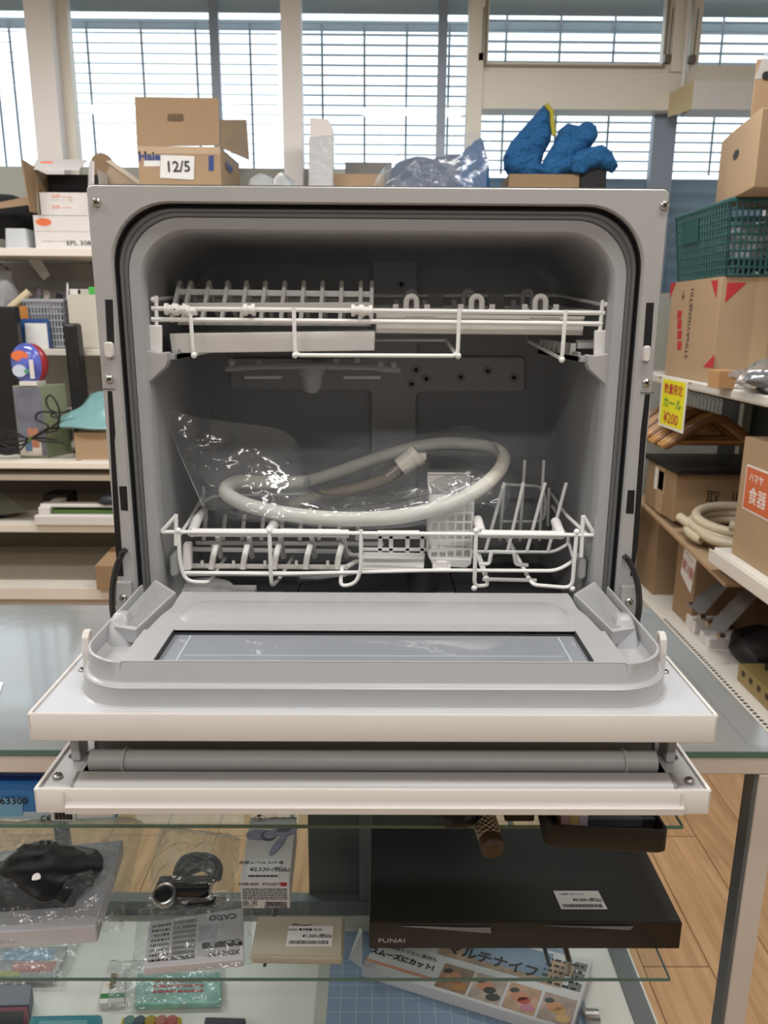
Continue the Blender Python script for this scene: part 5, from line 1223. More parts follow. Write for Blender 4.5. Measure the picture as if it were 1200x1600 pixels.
# yellow price sign hanging from the shelf
S = [R(1030, 660), R(1066, 680), R(1075, 597), R(1037, 588)]
pv = empty('price_sign', S[0], 'yellow price sign hanging from the top right shelf edge', 'sign')
for q in S: q.x = XF-.006
yA = R(1032, 625, XF-.006).y; yB = R(1071, 640, XF-.006).y
S = [Vector((XF-.010, yA, R(1034, 662).z)), Vector((XF-.006, yB, R(1068, 680).z)), Vector((XF-.006, yB, R(1072, 597).z)), Vector((XF-.006, yA, R(1036, 588).z))]
zlo, zhi = (S[0].z+S[1].z)/2, (S[2].z+S[3].z)/2
S = yzrect(yB, yA, zlo, zhi, XF-.006)
m = MB(); m.slab([Vector(q)*1 for q in S], (-.001, 0, 0)); m.build('sign_sheet', m_paper, pv)
S2 = yzrect(yB+.015, yA-.015, zlo+.010, zhi-.004, XF-.0072); m = MB(); m.slab(S2, (-.0006, 0, 0)); m.build('yellow_print', mat('sign_yellow', (226, 220, 30), .5), pv)
h = zhi-zlo; yc = (yA+yB)/2; wd = abs(yA-yB)
for f_, s_, mt, sz, bd in ((.78, '\u6570\u91cf\u9650\u5b9a', m_red, .24, .0015), (.50, '\u30ab\u30fc\u30eb', m_green, .25, .002), (.20, '\u00a5200', m_red, .33, .002)):
    n_ = {4: 4.0, 3: 3.0}[len(s_)] if s_[0] != '\u00a5' else 2.6
    sx = wd*.86/(n_*sz*h)
    text(s_, sz*h*.92, (XF-.0082, yc, zlo+h*f_), (0, -1, 0), (0, 0, 1), mt, pv, bold=bd*.5, sx=sx*.92)
m = MB(); m.box((XF-.0058, yB-.03, zhi-.005), (XF-.0048, yA+.05, ZR1-.006)); m.build('hanging_strip', mat('strip_brown', (170, 130, 92), .6), pv)
# hanger rail and wooden hangers
zr = 1.025; xr = 1.36
rl = MB(); rl.tube([(xr, 1.9, zr+.10), (xr, 3.68, zr+.10)], .012, 10); rl.build('hanger_rail', m_black, ru)
m_hg = mat('hanger_wood', (190, 142, 88), .35, coat=.3, var=.15, vscale=6)
m_hgd = mat('hanger_wood_dark', (120, 82, 50), .4, var=.15)
def hanger(y, lean, mt):
    e = empty('wooden_hanger', (xr, y, zr-.13), None, 'clothes hanger', 'wooden hangers on the right rail')
    pts = smooth_path([(xr-.20, y-.03+lean, zr-.115), (xr-.15, y-.01+lean*.6, zr-.085), (xr-.05, y, zr-.01), (xr, y, zr+.006), (xr+.05, y, zr-.01), (xr+.15, y+.01-lean*.6, zr-.085), (xr+.19, y+.02-lean, zr-.105)], 4)
    m = MB()
    rings = []
    for i, p in enumerate(pts):
        t = (pts[min(i+1, len(pts)-1)]-pts[max(i-1, 0)]).normalized(); n_ = Vector((-t.z, 0, t.x)).normalized(); s = Vector((0, 1, 0))
        k = .6+.4*math.sin(math.pi*i/(len(pts)-1)); rings.append([p+n_*.017*k*math.cos(a)+s*.007*math.sin(a) for a in [2*math.pi*j/8 for j in range(8)]])
    m.loft(rings, closed=True, cap0=True, cap1=True); m.build('hanger_arms', mt, e, smooth=True)
    m = MB(); m.tube([(xr-.17, y-.02+lean*.8, zr-.098), (xr+.17, y+.02-lean*.8, zr-.098)], .005, 6); m.build('trouser_bar', mt, e)
    m = MB(); m.tube([Vector((xr, y, zr)), Vector((xr, y, zr+.075))]+[Vector((xr+.022*math.cos(a)+.0, y, zr+.097+.022*math.sin(a))) for a in [math.radians(d) for d in range(-60, 181, 30)]], .0018, 6); m.build('hook', m_metal, e, smooth=True)
    return e
for k in range(14):
    h_ = hanger(3.08+.038*k, .03-.0004*k, m_hg if (k*5) % 3 else m_hgd)
    h_['label'] = ['nearest', 'second nearest', 'third nearest', 'fourth nearest', 'fifth nearest', 'sixth nearest', 'seventh nearest', 'seventh farthest', 'sixth farthest', 'fifth farthest', 'fourth farthest', 'third farthest', 'second farthest', 'farthest'][k]+' wooden clothes hanger in the row under the top right shelf'
# black crate lid and cardboard box under the hangers
y1_ = R(1008, 775, 1.205).y; yc0 = R(1053, 790, 1.205).y
zbx0 = R(1053, 803, 1.205).z; zbx1 = R(1053, 738, 1.205).z
# brown board the box stands on
p1 = R(1006, 785); p2 = R(1133, 912)
bd = MB(); bd.slab([p1+Vector((0, .15, 0)), p2, p2+Vector((.50, 0, 0)), p1+Vector((.50, .15, 0))], (0, 0, -.012)); bd.build('cardboard_sheet', m_card, ru, label='brown cardboard lining sheet')
sl = (p2.z-p1.z)/(p2.y-(p1.y+.15))
def zon(y): return p2.z+(y-p2.y)*sl
zbx0 = max(zon(yc0), zon(y1_))+.002
b2 = carton((1.205, yc0, zbx0), (1.62, y1_, zbx1), 'long cardboard box with a blue label, below the hangers', m_card2, name='cardboard_box')
m = MB(); m.box((1.2035, y1_-.22, zbx1-.11), (1.2045, y1_-.10, zbx1-.012)); m.build('blue_label', m_paper, b2); 
m = MB(); m.box((1.2025, y1_-.21, zbx1-.10), (1.2034, y1_-.15, zbx1-.02)); m.build('label_print', m_navy, b2)
m = MB(); m.box((1.2025, yc0+.12, zbx0), (1.2034, yc0+.20, zbx1)); m.build('tape', m_tape, b2)
text('\u53d6', .06, (1.36, yc0-.001, zbx0+.10), (1, 0, 0), (0, 0, 1), m_ink, b2); text('||', .06, (1.45, yc0-.001, zbx0+.10), (1, 0, 0), (0, 0, 1), m_ink, b2)
m = MB(); m.box((1.19, yc0-.04, zbx1+.004), (1.64, y1_+.02, zbx1+.024)); m.build('black_tray', m_black, label='flat black tray on the long cardboard box under the hangers', cat='tray', bevel=.004)
# coiled pale hose
hz0 = [R(1062, 812, 1.28), ]
ho = empty('coiled_hose', (1.42, 2.55, zon(2.5)), 'thick cream hose coiled on the cardboard sheet, beside the orange signed box', 'hose')
m_h2 = mat('hose_cream', (196, 184, 160), .4)
cy_, cx_ = 2.86, 1.385
pts = []
for k in range(0, 150):
    a = math.radians(200-k*7); rr = .155+.02*math.sin(k*.11); zc_ = zon(cy_+rr*math.sin(a))+.026+.0011*k*.5
    pts.append(Vector((cx_+rr*math.cos(a)*1.05, cy_+rr*math.sin(a)*.95, zc_+.012)))
tail = [P(1062, 808, Y=2.98), P(1085, 824, Y=2.88), P(1112, 842, Y=2.76), P(1150, 852, Y=2.70)]
m = MB(); m.tube(smooth_path(tail, 5), .019, 12); m.tube(pts, .019, 12); m.build('hose_tube', m_h2, ho, smooth=True)
# box with the orange sign at the right edge
xo = XF+.03; yo1 = R(1150, 800, xo).y; zo1 = P(1176, 690, X=xo+.02).z
b3 = carton((xo, 1.95, ZR2), (xo+.40, yo1, P(1165, 682, X=xo).z), 'cardboard box with an orange and white sign at the right edge', m_card)
def oq(px, py): return P(px, py, X=xo-.001)
A1, A2, A3, A4 = oq(1160, 790), oq(1225, 832), oq(1225, 752), oq(1172, 722)
z_lo = (A1.z+A2.z)/2; z_hi = (A3.z+A4.z)/2; yl, yr = A1.y, A2.y
patch(b3, yzrect(yr, yl, z_lo, z_hi, xo-.001), (-1, 0, 0), m_paper, 'sign_sheet')
patch(b3, yzrect(yr+.006, yl-.006, z_lo+.006, z_hi-.006, xo-.0022), (-1, 0, 0), mat('sign_orange', (200, 104, 64), .55), 'sign_print', 'orange printed sign')
hh = z_hi-z_lo
text('\u30cf\u30de\u30e4', hh*.22, (xo-.0032, yl-.075, z_lo+hh*.74), (0, -1, 0), (0, 0, 1), m_paper, b3, align='CENTER')
text('\u98df\u5668', hh*.40, (xo-.0032, yl-.095, z_lo+hh*.34), (0, -1, 0), (0, 0, 1), m_paper, b3)
# boxes on the base deck
xd = 1.25
yk1, yk0 = R(1002, 900, xd).y, R(1020, 918, xd).y
carton((xd, yk0, ZR0), (xd+.35, 3.6, zon(3.4)-.03), 'tall cardboard box on the rack base, at the far end', m_card2)
ya_, yb2 = R(1055, 900, 1.27).y, R(1084, 925, 1.27).y
b4 = carton((1.27, yb2, ZR0), (1.62, ya_, zon(yb2)-.035), 'cardboard box with a pinned white note, under the cardboard sheet', m_card2)
q = R(1076, 885, 1.269); m = MB(); m.slab([(1.268, q.y+.07, q.z-.05), (1.268, q.y-.05, q.z-.10), (1.268, q.y-.075, q.z+.06), (1.268, q.y+.05, q.z+.09)], (-.001, 0, 0)); m.build('paper_note', m_paper, b4, label='white note with red writing')
text('\u7b2c3\u670d', .05, (1.266, q.y, q.z-.015), (0, -1, -.2), (0, 0, 1), m_red, b4); text('\u4e00\u2014', .04, (1.266, q.y, q.z+.04), (0, -1, -.2), (0, 0, 1), mat('red_pale', (200, 130, 130), .6), b4)
# leaning metal shelf brackets
for i, (pa, pb, lb) in enumerate((((1078, 945), (1128, 888), 'grey metal panel leaning under the cardboard sheet, nearest the noted box'), ((1108, 975), (1175, 905), 'grey metal panel leaning under the cardboard sheet, nearest the black bag'))):
    a_ = P(*pa, X=1.235); b_ = P(*pb, X=1.42); d_ = b_-a_
    e = empty('steel_channel', (a_.x, a_.y, ZR0), lb, 'steel channel', 'leaning steel channels')
    w_ = P(pa[0]+18, pa[1]+19, X=1.235)-a_; w2_ = P(pb[0]+30, pb[1]+6, X=1.42)-b_; m = MB(); m.slab([a_, a_+w_, b_+w2_, b_], (.004, 0, .006)); m.build('channel_face', mat('panel_grey', (112, 112, 112), .4, metal=.3), e, bevel=.001)
    for t_ in (a_, a_+w_):
        m = MB(); m.cyl(t_+Vector((-.01, -.002, 0)), t_+Vector((.012, .002, 0)), .012, 12); m.build('end_lug', m_metal, e)
# white perforated upright blocks
for i, (px, py) in enumerate(((1078, 975), (1100, 1000))):
    q = P(px, py, X=1.26); m = MB(); m.box((1.26, q.y-.045, ZR0), (1.40, q.y+.045, P(px-2, 962 if i == 0 else 988, X=1.26).z)); e = m.build('white_block', m_boxw, label='white perforated block on the rack base, %s of two' % ('farther' if i == 0 else 'nearer'), cat='block', group='white perforated blocks', bevel=.003)
# black bag and brass coloured heater
c = P(1150, 1030, X=1.42); blob('black_bag', (1.42, P(1140, 1030, X=1.36).y-.14, ZR0+.055), (.13, .13, .065), .2, 1.6, mat('bag_black', (26, 26, 28), .5), 'black soft bag on the rack base behind the gold coloured heater', 'bag', floor=ZR0)
yh0 = 1.75; yh1 = R(1148, 1050, 1.25).y-.02
ht = empty('gold_amplifier', (1.45, (yh0+yh1)/2, ZR0), 'gold coloured vented metal amplifier on the rack base, at the right edge', 'amplifier')
zh = R(1150, 1032, 1.25).z
m = MB(); m.box((1.25, yh0, ZR0), (1.6, yh1, zh)); m.build('metal_case', mat('gold_metal', (150, 130, 84), .45, metal=.2), ht, bevel=.003)
for k in range(6):
    y = yh1-.04-k*.055; m = MB(); 
    m.box((1.2485, y-.010, ZR0+.05), (1.2497, y+.010, zh-.03)); m.build('vent_slot', mat('vent_dark', (48, 40, 26), .6), ht)
for k in range(6):
    m = MB(); y = yh1-.05-k*.045; m.cyl((1.33, y, zh), (1.33, y, zh+.022), .014, 12); m.build('control_knob', m_black, ht)
# ================================================================ goods inside the showcase
Z1 = SH[0][0]; Z2 = SH[1][0]; Z3 = ZD
def T(px, py, z): return P(px, py, Z=z)
def flatbox(pts, z0, z1, name, mt, label, cat, group=None, bevel=.001, body='body'):
    """box from four top-face pixels (far-left, far-right, near-right, near-left)"""
    q = [T(a, b, z1) for a, b in pts]; c = sum(q, Vector())/4; c.z = z0
    e = empty(name, c, label, cat, group); m = MB(); m.slab([Vector((p.x, p.y, z0)) for p in q], (0, 0, z1-z0)); m.build(body, mt, e, bevel=bevel)
    return e, q
def on_top(q, u, v): 
    """q: far-left, far-right, near-right, near-left; u to the right, v toward the far side"""
    return (q[3]*(1-u)+q[2]*u)*(1-v)+(q[0]*(1-u)+q[1]*u)*v
def decal(e, q, u0, u1, v0, v1, mt, name='printed_panel', label=None, h=.0004):
    pts = [on_top(q, u0, v0), on_top(q, u1, v0), on_top(q, u1, v1), on_top(q, u0, v1)]
    m = MB(); m.slab([p+Vector((0, 0, h*.2)) for p in pts], (0, 0, h)); return m.build(name, mt, e, label=label)
m_grey_ink = mat('ink_grey', (120, 120, 122), .6)
def lines(e, q, u0, u1, v0, v1, n_, mt=None, fill=.45, flip=False):
    m = MB(); rnd = random.Random(n_)
    for k in range(n_):
        va = v0+(v1-v0)*(k+.25)/n_; vb = va+(v1-v0)/n_*fill; x = u0
        while x < u1:
            w_ = rnd.uniform(.02, .09)*(u1-u0)*2; xe = min(x+w_, u1)
            pts = [on_top(q, x, va), on_top(q, xe, va), on_top(q, xe, vb), on_top(q, x, vb)]
            m.slab([p+Vector((0, 0, .0006)) for p in pts], (0, 0, .0002)); x = xe+.01
    return m.build('small_print', mt or m_grey_ink, e)
def price_label(e, o, ux, uz, w_, h_, top, price):
    """white price sticker: o = lower left corner"""
    ux = Vector(ux).normalized(); uz = Vector(uz).normalized(); n_ = ux.cross(uz); o = Vector(o)+n_*.0004
    m = MB(); m.slab([o, o+ux*w_, o+ux*w_+uz*h_, o+uz*h_], n_*.0003); s = m.build('price_label', m_paper, e, label='white price sticker')
    text(top, h_*.13, o+ux*w_*.38+uz*h_*.80+n_*.0005, ux, uz, m_ink, s)
    text(price, h_*.20, o+ux*w_*.66+uz*h_*.48+n_*.0005, ux, uz, m_ink, s, bold=.0001)
    m = MB(); rnd = random.Random(len(top))
    x = .06
    while x < .92:
        w2 = rnd.choice((.008, .012, .018)); m.slab([o+ux*w_*x+uz*h_*.08+n_*.0005, o+ux*w_*(x+w2)+uz*h_*.08+n_*.0005, o+ux*w_*(x+w2)+uz*h_*.26+n_*.0005, o+ux*w_*x+uz*h_*.26+n_*.0005], n_*.0001); x += w2+rnd.choice((.008, .014))
    m.build('barcode', m_ink, s)
# --- upper shelf: blue boxes
yf = .808
a = P(-60, 1283, Y=yf); b = P(181, 1280, Y=yf)
xr_ = b.x; zt_ = P(60, 1236, Y=yf).z
bb = carton((-.62, yf, Z1), (xr_, yf+.15, zt_), 'light blue printed box on the upper glass shelf at the left', mat('box_blue', (60, 128, 196), .4), name='blue_box', bevel=.0008)
zs_ = P(60, 1268, Y=yf).z
patch(bb, xzrect(-.62, xr_, Z1+.0005, zs_, yf-.0004), (0, -1, 0), mat('print_paleblue', (178, 200, 214), .5), 'lower_band', t=.0003)
patch(bb, [P(-60, 1276, Y=yf-.001), P(36, 1275, Y=yf-.001), P(35, 1246, Y=yf-.001), P(-60, 1245, Y=yf-.001)], (0, -1, 0), mat('print_skyblue', (120, 176, 214), .5), 'printed_panel', t=.0003)
text('22863300', .0135, P(8, 1252, Y=yf-.002), (1, 0, 0), (0, 0, 1), m_ink, bb)
text('C\u20ac', .010, P(72, 1279, Y=yf-.002), (1, 0, 0), (0, 0, 1), m_ink, bb)
patch(bb, [P(80, 1282, Y=yf-.001), P(117, 1282, Y=yf-.001), P(117, 1266, Y=yf-.001), P(80, 1266, Y=yf-.001)], (0, -1, 0), m_paper, 'label_panel', t=.0003)
patch(bb, [P(121, 1278, Y=yf-.001), P(176, 1276, Y=yf-.001), P(176, 1266, Y=yf-.001), P(121, 1266, Y=yf-.001)], (0, -1, 0), m_paper, 'label_panel', t=.0003)
m = MB()
for k in range(16): 
    x = P(85+1.8*k, 1274, Y=yf-.0015).x; m.box((x, yf-.0022, P(90, 1279, Y=yf).z), (x+.0006+.0004*(k % 3), yf-.0016, P(90, 1267, Y=yf).z))
m.build('barcode', m_ink, bb)
db = carton((-.62, yf+.02, zt_+.0005), (P(58, 1225, Y=yf).x+.12, yf+.15, min(P(20, 1212, Y=yf+.02).z, .888)), 'dark navy box lying on the light blue box, upper shelf at the left', mat('box_navy', (24, 44, 104), .35, var=.2), name='navy_box', bevel=.0008)
# --- upper shelf right: black vanity case, dagger handle, black round pouch
q = [T(862, 1262, Z1+.030), T(1044, 1272, Z1+.030), T(1047, 1299, Z1+.030), T(853, 1289, Z1+.030)]
q = [Vector((p.x, p.y, 0)) for p in q]; q[0] = q[3]+Vector((.006, .10, 0)); q[1] = q[2]+Vector((-.004, .10, 0))
e = empty('cosmetic_case', (sum(q, Vector())/4)+Vector((0, 0, Z1)), 'open black cosmetic case with pink sachets, overhanging the upper glass shelf', 'case')
def ring(s, z):
    c = sum(q, Vector())/4; R_ = [c+(p-c)*s for p in q]; R_ = fillet([R_[3].lerp(R_[2], .5)]+[R_[2], R_[1], R_[0], R_[3]]+[R_[3].lerp(R_[2], .5)], .010, 5)[:-1]
    return [Vector((p.x, p.y, z)) for p in R_]
m = MB(); m.loft([ring(.96, Z1), ring(1, Z1+.003), ring(1.0, Z1+.028), ring(.985, Z1+.030), ring(.95, Z1+.030), ring(.94, Z1+.012)], closed=True, cap0=True, cap1=True)
m.build('tray_body', mat('leather_black', (28, 25, 24), .45, bump=.1, bscale=300), e, smooth=True)
for k, (x_, cc) in enumerate(((.885, (196, 160, 160)), (.90, (200, 176, 120)), (.915, (190, 170, 190)))):
    c = T(880+14*k, 1280, Z1+.02); m = MB(); m.box((c.x-.005, q[3].y+.015, Z1+.013), (c.x+.005, q[3].y+.085, Z1+.031)); m.build('sachet', mat('sachet_%d' % k, cc, .3), e)
c = T(950, 1275, Z1+.02); m = MB(); m.box((c.x-.035, q[3].y+.02, Z1+.0125), (c.x+.04, q[3].y+.08, Z1+.024)); m.build('compact', mat('compact_grey', (58, 62, 66), .15), e, bevel=.002)
c = T(1010, 1280, Z1+.02); m = MB(); m.box((c.x-.008, q[3].y+.02, Z1+.0125), (c.x+.016, q[3].y+.08, Z1+.024)); m.build('brush_case', m_black, e, bevel=.002)
e = empty('patterned_handle', (T(760, 1300, Z1).x, .82, Z1), 'handle with a black and cream checked wrap, poking over the upper glass shelf', 'handle')
m_chk = bpy.data.materials.new('checked_wrap'); m_chk.use_nodes = True; n_ = m_chk.node_tree.nodes
ck = n_.new('ShaderNodeTexChecker'); ck.inputs['Scale'].default_value = 260; ck.inputs[1].default_value = (.55, .5, .38, 1); ck.inputs[2].default_value = (.02, .02, .02, 1)
tc_ = n_.new('ShaderNodeTexCoord'); m_chk.node_tree.links.new(tc_.outputs['Object'], ck.inputs[0]); m_chk.node_tree.links.new(ck.outputs[0], n_['Principled BSDF'].inputs['Base Color'])
A = Vector((T(758, 1290, Z1+.02).x, .84, Z1+.015)); B_ = P(767, 1314, Y=.762); D_ = B_-A
m = MB(); m.tube([A, A+D_*.5, A+D_*.8, B_], [.013, .012, .0125, .0135], 16); m.build('wrapped_grip', m_chk, e, smooth=True)
m = MB(); m.tube([B_, B_+D_.normalized()*.012, B_+D_.normalized()*.016], [.0145, .014, .010], 16); m.build('pommel', mat('pommel_brown', (66, 52, 34), .5, bump=.6, bscale=200), e, smooth=True)
for s_ in (-1, 1):
    m = MB(); m.tube([A+D_*.3+Vector((s_*.012, -.002, .003)), A+D_*.75+Vector((s_*.014, -.002, 0)), B_+Vector((s_*.010, -.001, -.008))], .0012, 6); m.build('cord', mat('cord_cream', (190, 178, 140), .7), e)
c = T(715, 1284, Z1+.01); blob('black_pouch', (c.x, .812, Z1+.018), (.030, .040, .018), .08, 1.5, m_black, 'round black pouch on the upper glass shelf beside the checked handle', 'pouch', floor=Z1+.0003)
c = T(815, 1282, Z1+.01); m = MB(); m.box((c.x-.018, .805, Z1), (c.x+.018, .86, Z1+.010)); m.build('black_wallet', m_black, label='small black wallet on the upper shelf between the checked handle and cosmetic case', cat='wallet', bevel=.002)
# --- recorder on the lower glass shelf
q0, q1 = P(577, 1440, Y=.845), P(1065, 1441, Y=.845)
yb1 = 1.035; zr1 = Z2+.044
e = empty('video_recorder', ((q0.x+q1.x)/2, .94, Z2), 'wide flat black video recorder on the lower glass shelf', 'recorder')
m_rec = mat('recorder_black', (34, 33, 32), .38)
m = MB(); m.box((q0.x, .845, Z2+.003), (q1.x, yb1, zr1)); m.build('metal_case', m_rec, e, bevel=.0012)
m = MB(); m.box((q0.x, .8435, Z2+.003), (q1.x, .8452, zr1-.001)); m.build('front_panel', mat('recorder_gloss', (30, 26, 24), .3), e)
text('FUNAI', .0085, P(612, 1470, Y=.843), (1, 0, 0), (0, 0, 1), mat('logo_silver', (190, 188, 184), .4), e, sx=1.5)
for sx_ in (q0.x+.03, q1.x-.03):
    m = MB(); m.cyl((sx_, .87, Z2), (sx_, .87, Z2+.004), .01, 12); m.build('foot', m_black, e)
m = MB(); m.slab([P(622, 1447, Y=.8425), P(768, 1458, Y=.8425), P(766, 1449, Y=.8425), P(720, 1449, Y=.8425), P(660, 1447, Y=.8425)], (0, -.0004, 0)); m.build('tape_strip', mat('tape_silver', (120, 120, 122), .2), e)
m = MB(); m.slab([P(850, 1446, Y=.8425), P(985, 1453, Y=.8425), P(990, 1447, Y=.8425), P(900, 1449, Y=.8425)], (0, -.0004, 0)); m.build('tape_strip', MATS['tape_silver'], e)
o = T(877, 1421, zr1)
price_label(e, o, (1, .0, 0), (-.1, 1, 0), .062, .034, '1-2MS \u30d6\u30eb\u30fc\u30ec\u30a4', '\u00a53,300-(\u7a0e\u8fbc)')
# --- earphone box
zq = Z2+.046
e, q = flatbox([(391, 1277), (463, 1277), (452, 1376), (375, 1376)], Z2, zq, 'earphone_box', m_boxw, 'white earphone box with a silver earbud picture, on the lower glass shelf', 'box')
text('A', .010, on_top(q, .22, .97)+Vector((0, 0, .0006)), (1, 0, 0), (0, 1, 0), m_ink, e)
m = MB(); cA = on_top(q, .22, .975)+Vector((0, 0, .0007)); m.tube([cA+Vector((.010*math.cos(t), .007*math.sin(t), 0)) for t in [2*math.pi*k/24 for k in range(24)]], .0004, 4, closed=True); m.build('round_logo', m_ink, e)
text('audio-technica', .0075, on_top(q, .72, .985)+Vector((0, 0, .0006)), (1, 0, 0), (0, 1, 0), m_ink, e)
ms = mat('picture_silver', (148, 150, 172), .4, var=.25, vscale=60); msd = mat('picture_silver_dark', (84, 86, 96), .4)
def disc(u, v, rx, ry, mt, ang=0, h=.0006, nm='picture'):
    c = on_top(q, u, v)+Vector((0, 0, h)); m = MB(); m.slab([c+Vector((rx*math.cos(t)*math.cos(ang)-ry*math.sin(t)*math.sin(ang), rx*math.cos(t)*math.sin(ang)+ry*math.sin(t)*math.cos(ang), 0)) for t in [2*math.pi*k/24 for k in range(24)]], (0, 0, .0002)); return m.build(nm, mt, e)
disc(.22, .70, .018, .012, ms); disc(.45, .68, .012, .012, msd, h=.0009); disc(.48, .69, .009, .009, ms, h=.0012); disc(.78, .76, .020, .011, ms, .15, h=.0012); disc(.76, .77, .011, .006, msd, .2, h=.0015); disc(.68, .53, .006, .026, ms, -.35, h=.0016)
decal(e, q, .10, .78, .02, .30, m_paper, 'price_label', h=.0007)
text('\u672c\u4f53\u30ec\u30d9\u30eb S-M\u00b7\u672c', .008, on_top(q, .38, .25)+Vector((0, 0, .001)), (1, 0, 0), (0, 1, 0), m_ink, e); text('\u00a52,530-(\u7a0e\u8fbc)', .010, on_top(q, .58, .15)+Vector((0, 0, .001)), (1, 0, 0), (0, 1, 0), m_ink, e, bold=.0001)
lines(e, [p+Vector((0, 0, .0008)) for p in q], .15, .75, .03, .08, 1, m_ink)
# front face of the earphone box
yfb = q[3].y; xl_, xr2 = q[3].x, q[2].x
def FF(u, v): return Vector((xl_+(xr2-xl_)*u, yfb-.0006, Z2+.046*v))
text('SUPER BASS   ATH-SQ1TW2', .0055, FF(.45, .88), (1, 0, 0), (0, 0, 1), m_ink, e)
m = MB(); m.slab([FF(.82, .82), FF(.95, .82), FF(.95, .95), FF(.82, .95)], (0, -.0003, 0)); m.build('red_mark', m_red, e)
m = MB(); rnd = random.Random(5)
for k in range(7):
    x = .04
    while x < .93: w2 = rnd.uniform(.03, .12); m.slab([FF(x, .34+.06*k), FF(min(x+w2, .95), .34+.06*k), FF(min(x+w2, .95), .365+.06*k), FF(x, .365+.06*k)], (0, -.0002, 0)); x += w2+.015
m.build('small_print', m_ink, e)
m = MB(); x = .50
while x < .93: w2 = rnd.choice((.008, .014, .02)); m.slab([FF(x, .10), FF(x+w2, .10), FF(x+w2, .26), FF(x, .26)], (0, -.0002, 0)); x += w2+.012
m.build('barcode', m_ink, e); text('5961310145080', .005, FF(.71, .055), (1, 0, 0), (0, 0, 1), m_ink, e); text('\u24c5 \u25a3', .010, FF(.18, .19), (1, 0, 0), (0, 0, 1), m_ink, e)
# --- electronic dictionary case
e, q = flatbox([(402, 1431), (539, 1433), (536, 1496), (391, 1494)], Z2, Z2+.013, 'dictionary_case', mat('champagne_plastic', (176, 168, 150), .3), 'beige electronic dictionary with a price sticker, on the lower glass shelf', 'dictionary', bevel=.004)
m = MB(); g = [on_top(q, u, v)+Vector((0, 0, .0002)) for u, v in ((.02, .03), (.98, .03), (.97, .97), (.03, .97))]; m.slab(g, (0, 0, .0012)); m.build('lid', mat('champagne_light', (186, 179, 162), .25), e, bevel=.001)
text('EXceed', .008, on_top(q, .52, .74)+Vector((0, 0, .0018)), (1, 0, 0), (0, 1, 0), m_ink, e)
o = on_top(q, .37, .22)+Vector((0, 0, .0015)); price_label(e, o, (1, 0, 0), (0, 1, 0), .060, .034, 'CASIO \u96fb\u5b50\u8f9e\u66f8 XD-E6', '\u00a51,320-(\u7a0e\u8fbc)')
# --- instruction booklet in a bag
e, q = flatbox([(234, 1440), (380, 1418), (381, 1498), (224, 1513)], Z2, Z2+.012, 'instruction_booklet', mat('booklet_white', (206, 204, 208), .45), 'white instruction booklet lying bagged on the lower glass shelf', 'booklet')
q = [p for p in q]
c0 = sum(q, Vector())/4; ux_ = (q[2]-q[3]).normalized(); uz_ = (q[0]-q[3]).normalized()
text('CASIO', .013, on_top(q, .78, .86)+Vector((0, 0, .0006)), -ux_, -uz_, m_ink, e, bold=.0004)
text('\u53d6\u6271\u8aac\u660e\u66f8', .0105, on_top(q, .78, .32)+Vector((0, 0, .0006)), -ux_, -uz_, m_ink, e, bold=.0006); text('XD-E600', .0105, on_top(q, .80, .14)+Vector((0, 0, .0006)), -ux_, -uz_, m_ink, e)
for k in range(8):
    v = .10+.105*k; decal(e, q, .26, .50, v, v+.075, m_grey_ink, 'print_block'); 
lines(e, q, .04, .23, .08, .92, 8, m_ink, fill=.4)
decal(e, q, .53, .72, .42, .74, mat('picture_pale', (170, 172, 180), .4), 'picture')
m_bag2 = film('goods_film', (244, 246, 246), gloss=.05, rough=.14, haze=.10, bump=.8, bscale=45)
def bag(pts, z, h, label, nu=40, nv=34, seed=0, amp=.004, name='clear_bag'):
    """a loose clear bag lying over goods: pts far-left, far-right, near-right, near-left on the shelf"""
    q = [T(a, b, z+.001) for a, b in pts]
    def fn(u, v):
        p = on_top(q, u, v); s = min(1, 4*min(u, 1-u, v, 1-v)+.02); s = s**.5
        n1 = 1-abs(noise.noise(Vector((p.x*38+seed, p.y*38, seed))))*2.2; n2 = 1-abs(noise.noise(Vector((p.x*90+seed, p.y*90, seed))))*2
        return p+Vector((0, 0, h*s+amp*(n1*.7+n2*.3)*s+.0006))+Vector((.004*noise.noise(p*60), .004*noise.noise(p*70+Vector((3, 3, 3))), 0))
    return MB().grid(fn, nu, nv).build(name, m_bag2, smooth=True, label=label, cat='bag')
bag([(215, 1425), (396, 1408), (392, 1512), (205, 1523)], Z2, .016, 'clear bag round the white instruction booklet', seed=1)
# --- webcam
e = empty('webcam', T(300, 1400, Z2), 'black webcam with a silver lens ring, bagged on the lower glass shelf', 'webcam')
zc = Z2+.014
A = T(245, 1393, zc); B_ = T(330, 1392, zc)
m = MB(); m.obox((A+B_)/2+Vector((0, 0, .002)), (B_-A)/2, (0, .016, 0), (0, 0, .013)); m.build('camera_body', mat('webcam_black', (30, 30, 33), .2, coat=.5), e, bevel=.004)
c = T(257, 1398, zc+.012); n3 = Vector((0, -.45, .9)).normalized(); x3 = Vector((1, 0, 0)); y3 = n3.cross(x3)
def rg(r, h, n_=28): return [c+n3*h+(x3*math.cos(a)+y3*math.sin(a))*r for a in [2*math.pi*k/n_ for k in range(n_)]]
m = MB(); m.loft([rg(.0165, -.006), rg(.0165, .003), rg(.0150, .005), rg(.0120, .004)], closed=True); m.build('lens_ring', m_metal, e, smooth=True)
m = MB(); m.loft([rg(.0120, .004), rg(.009, .002), rg(.005, .0025), rg(.0005, .003)], closed=True); m.build('lens', m_black, e, smooth=True)
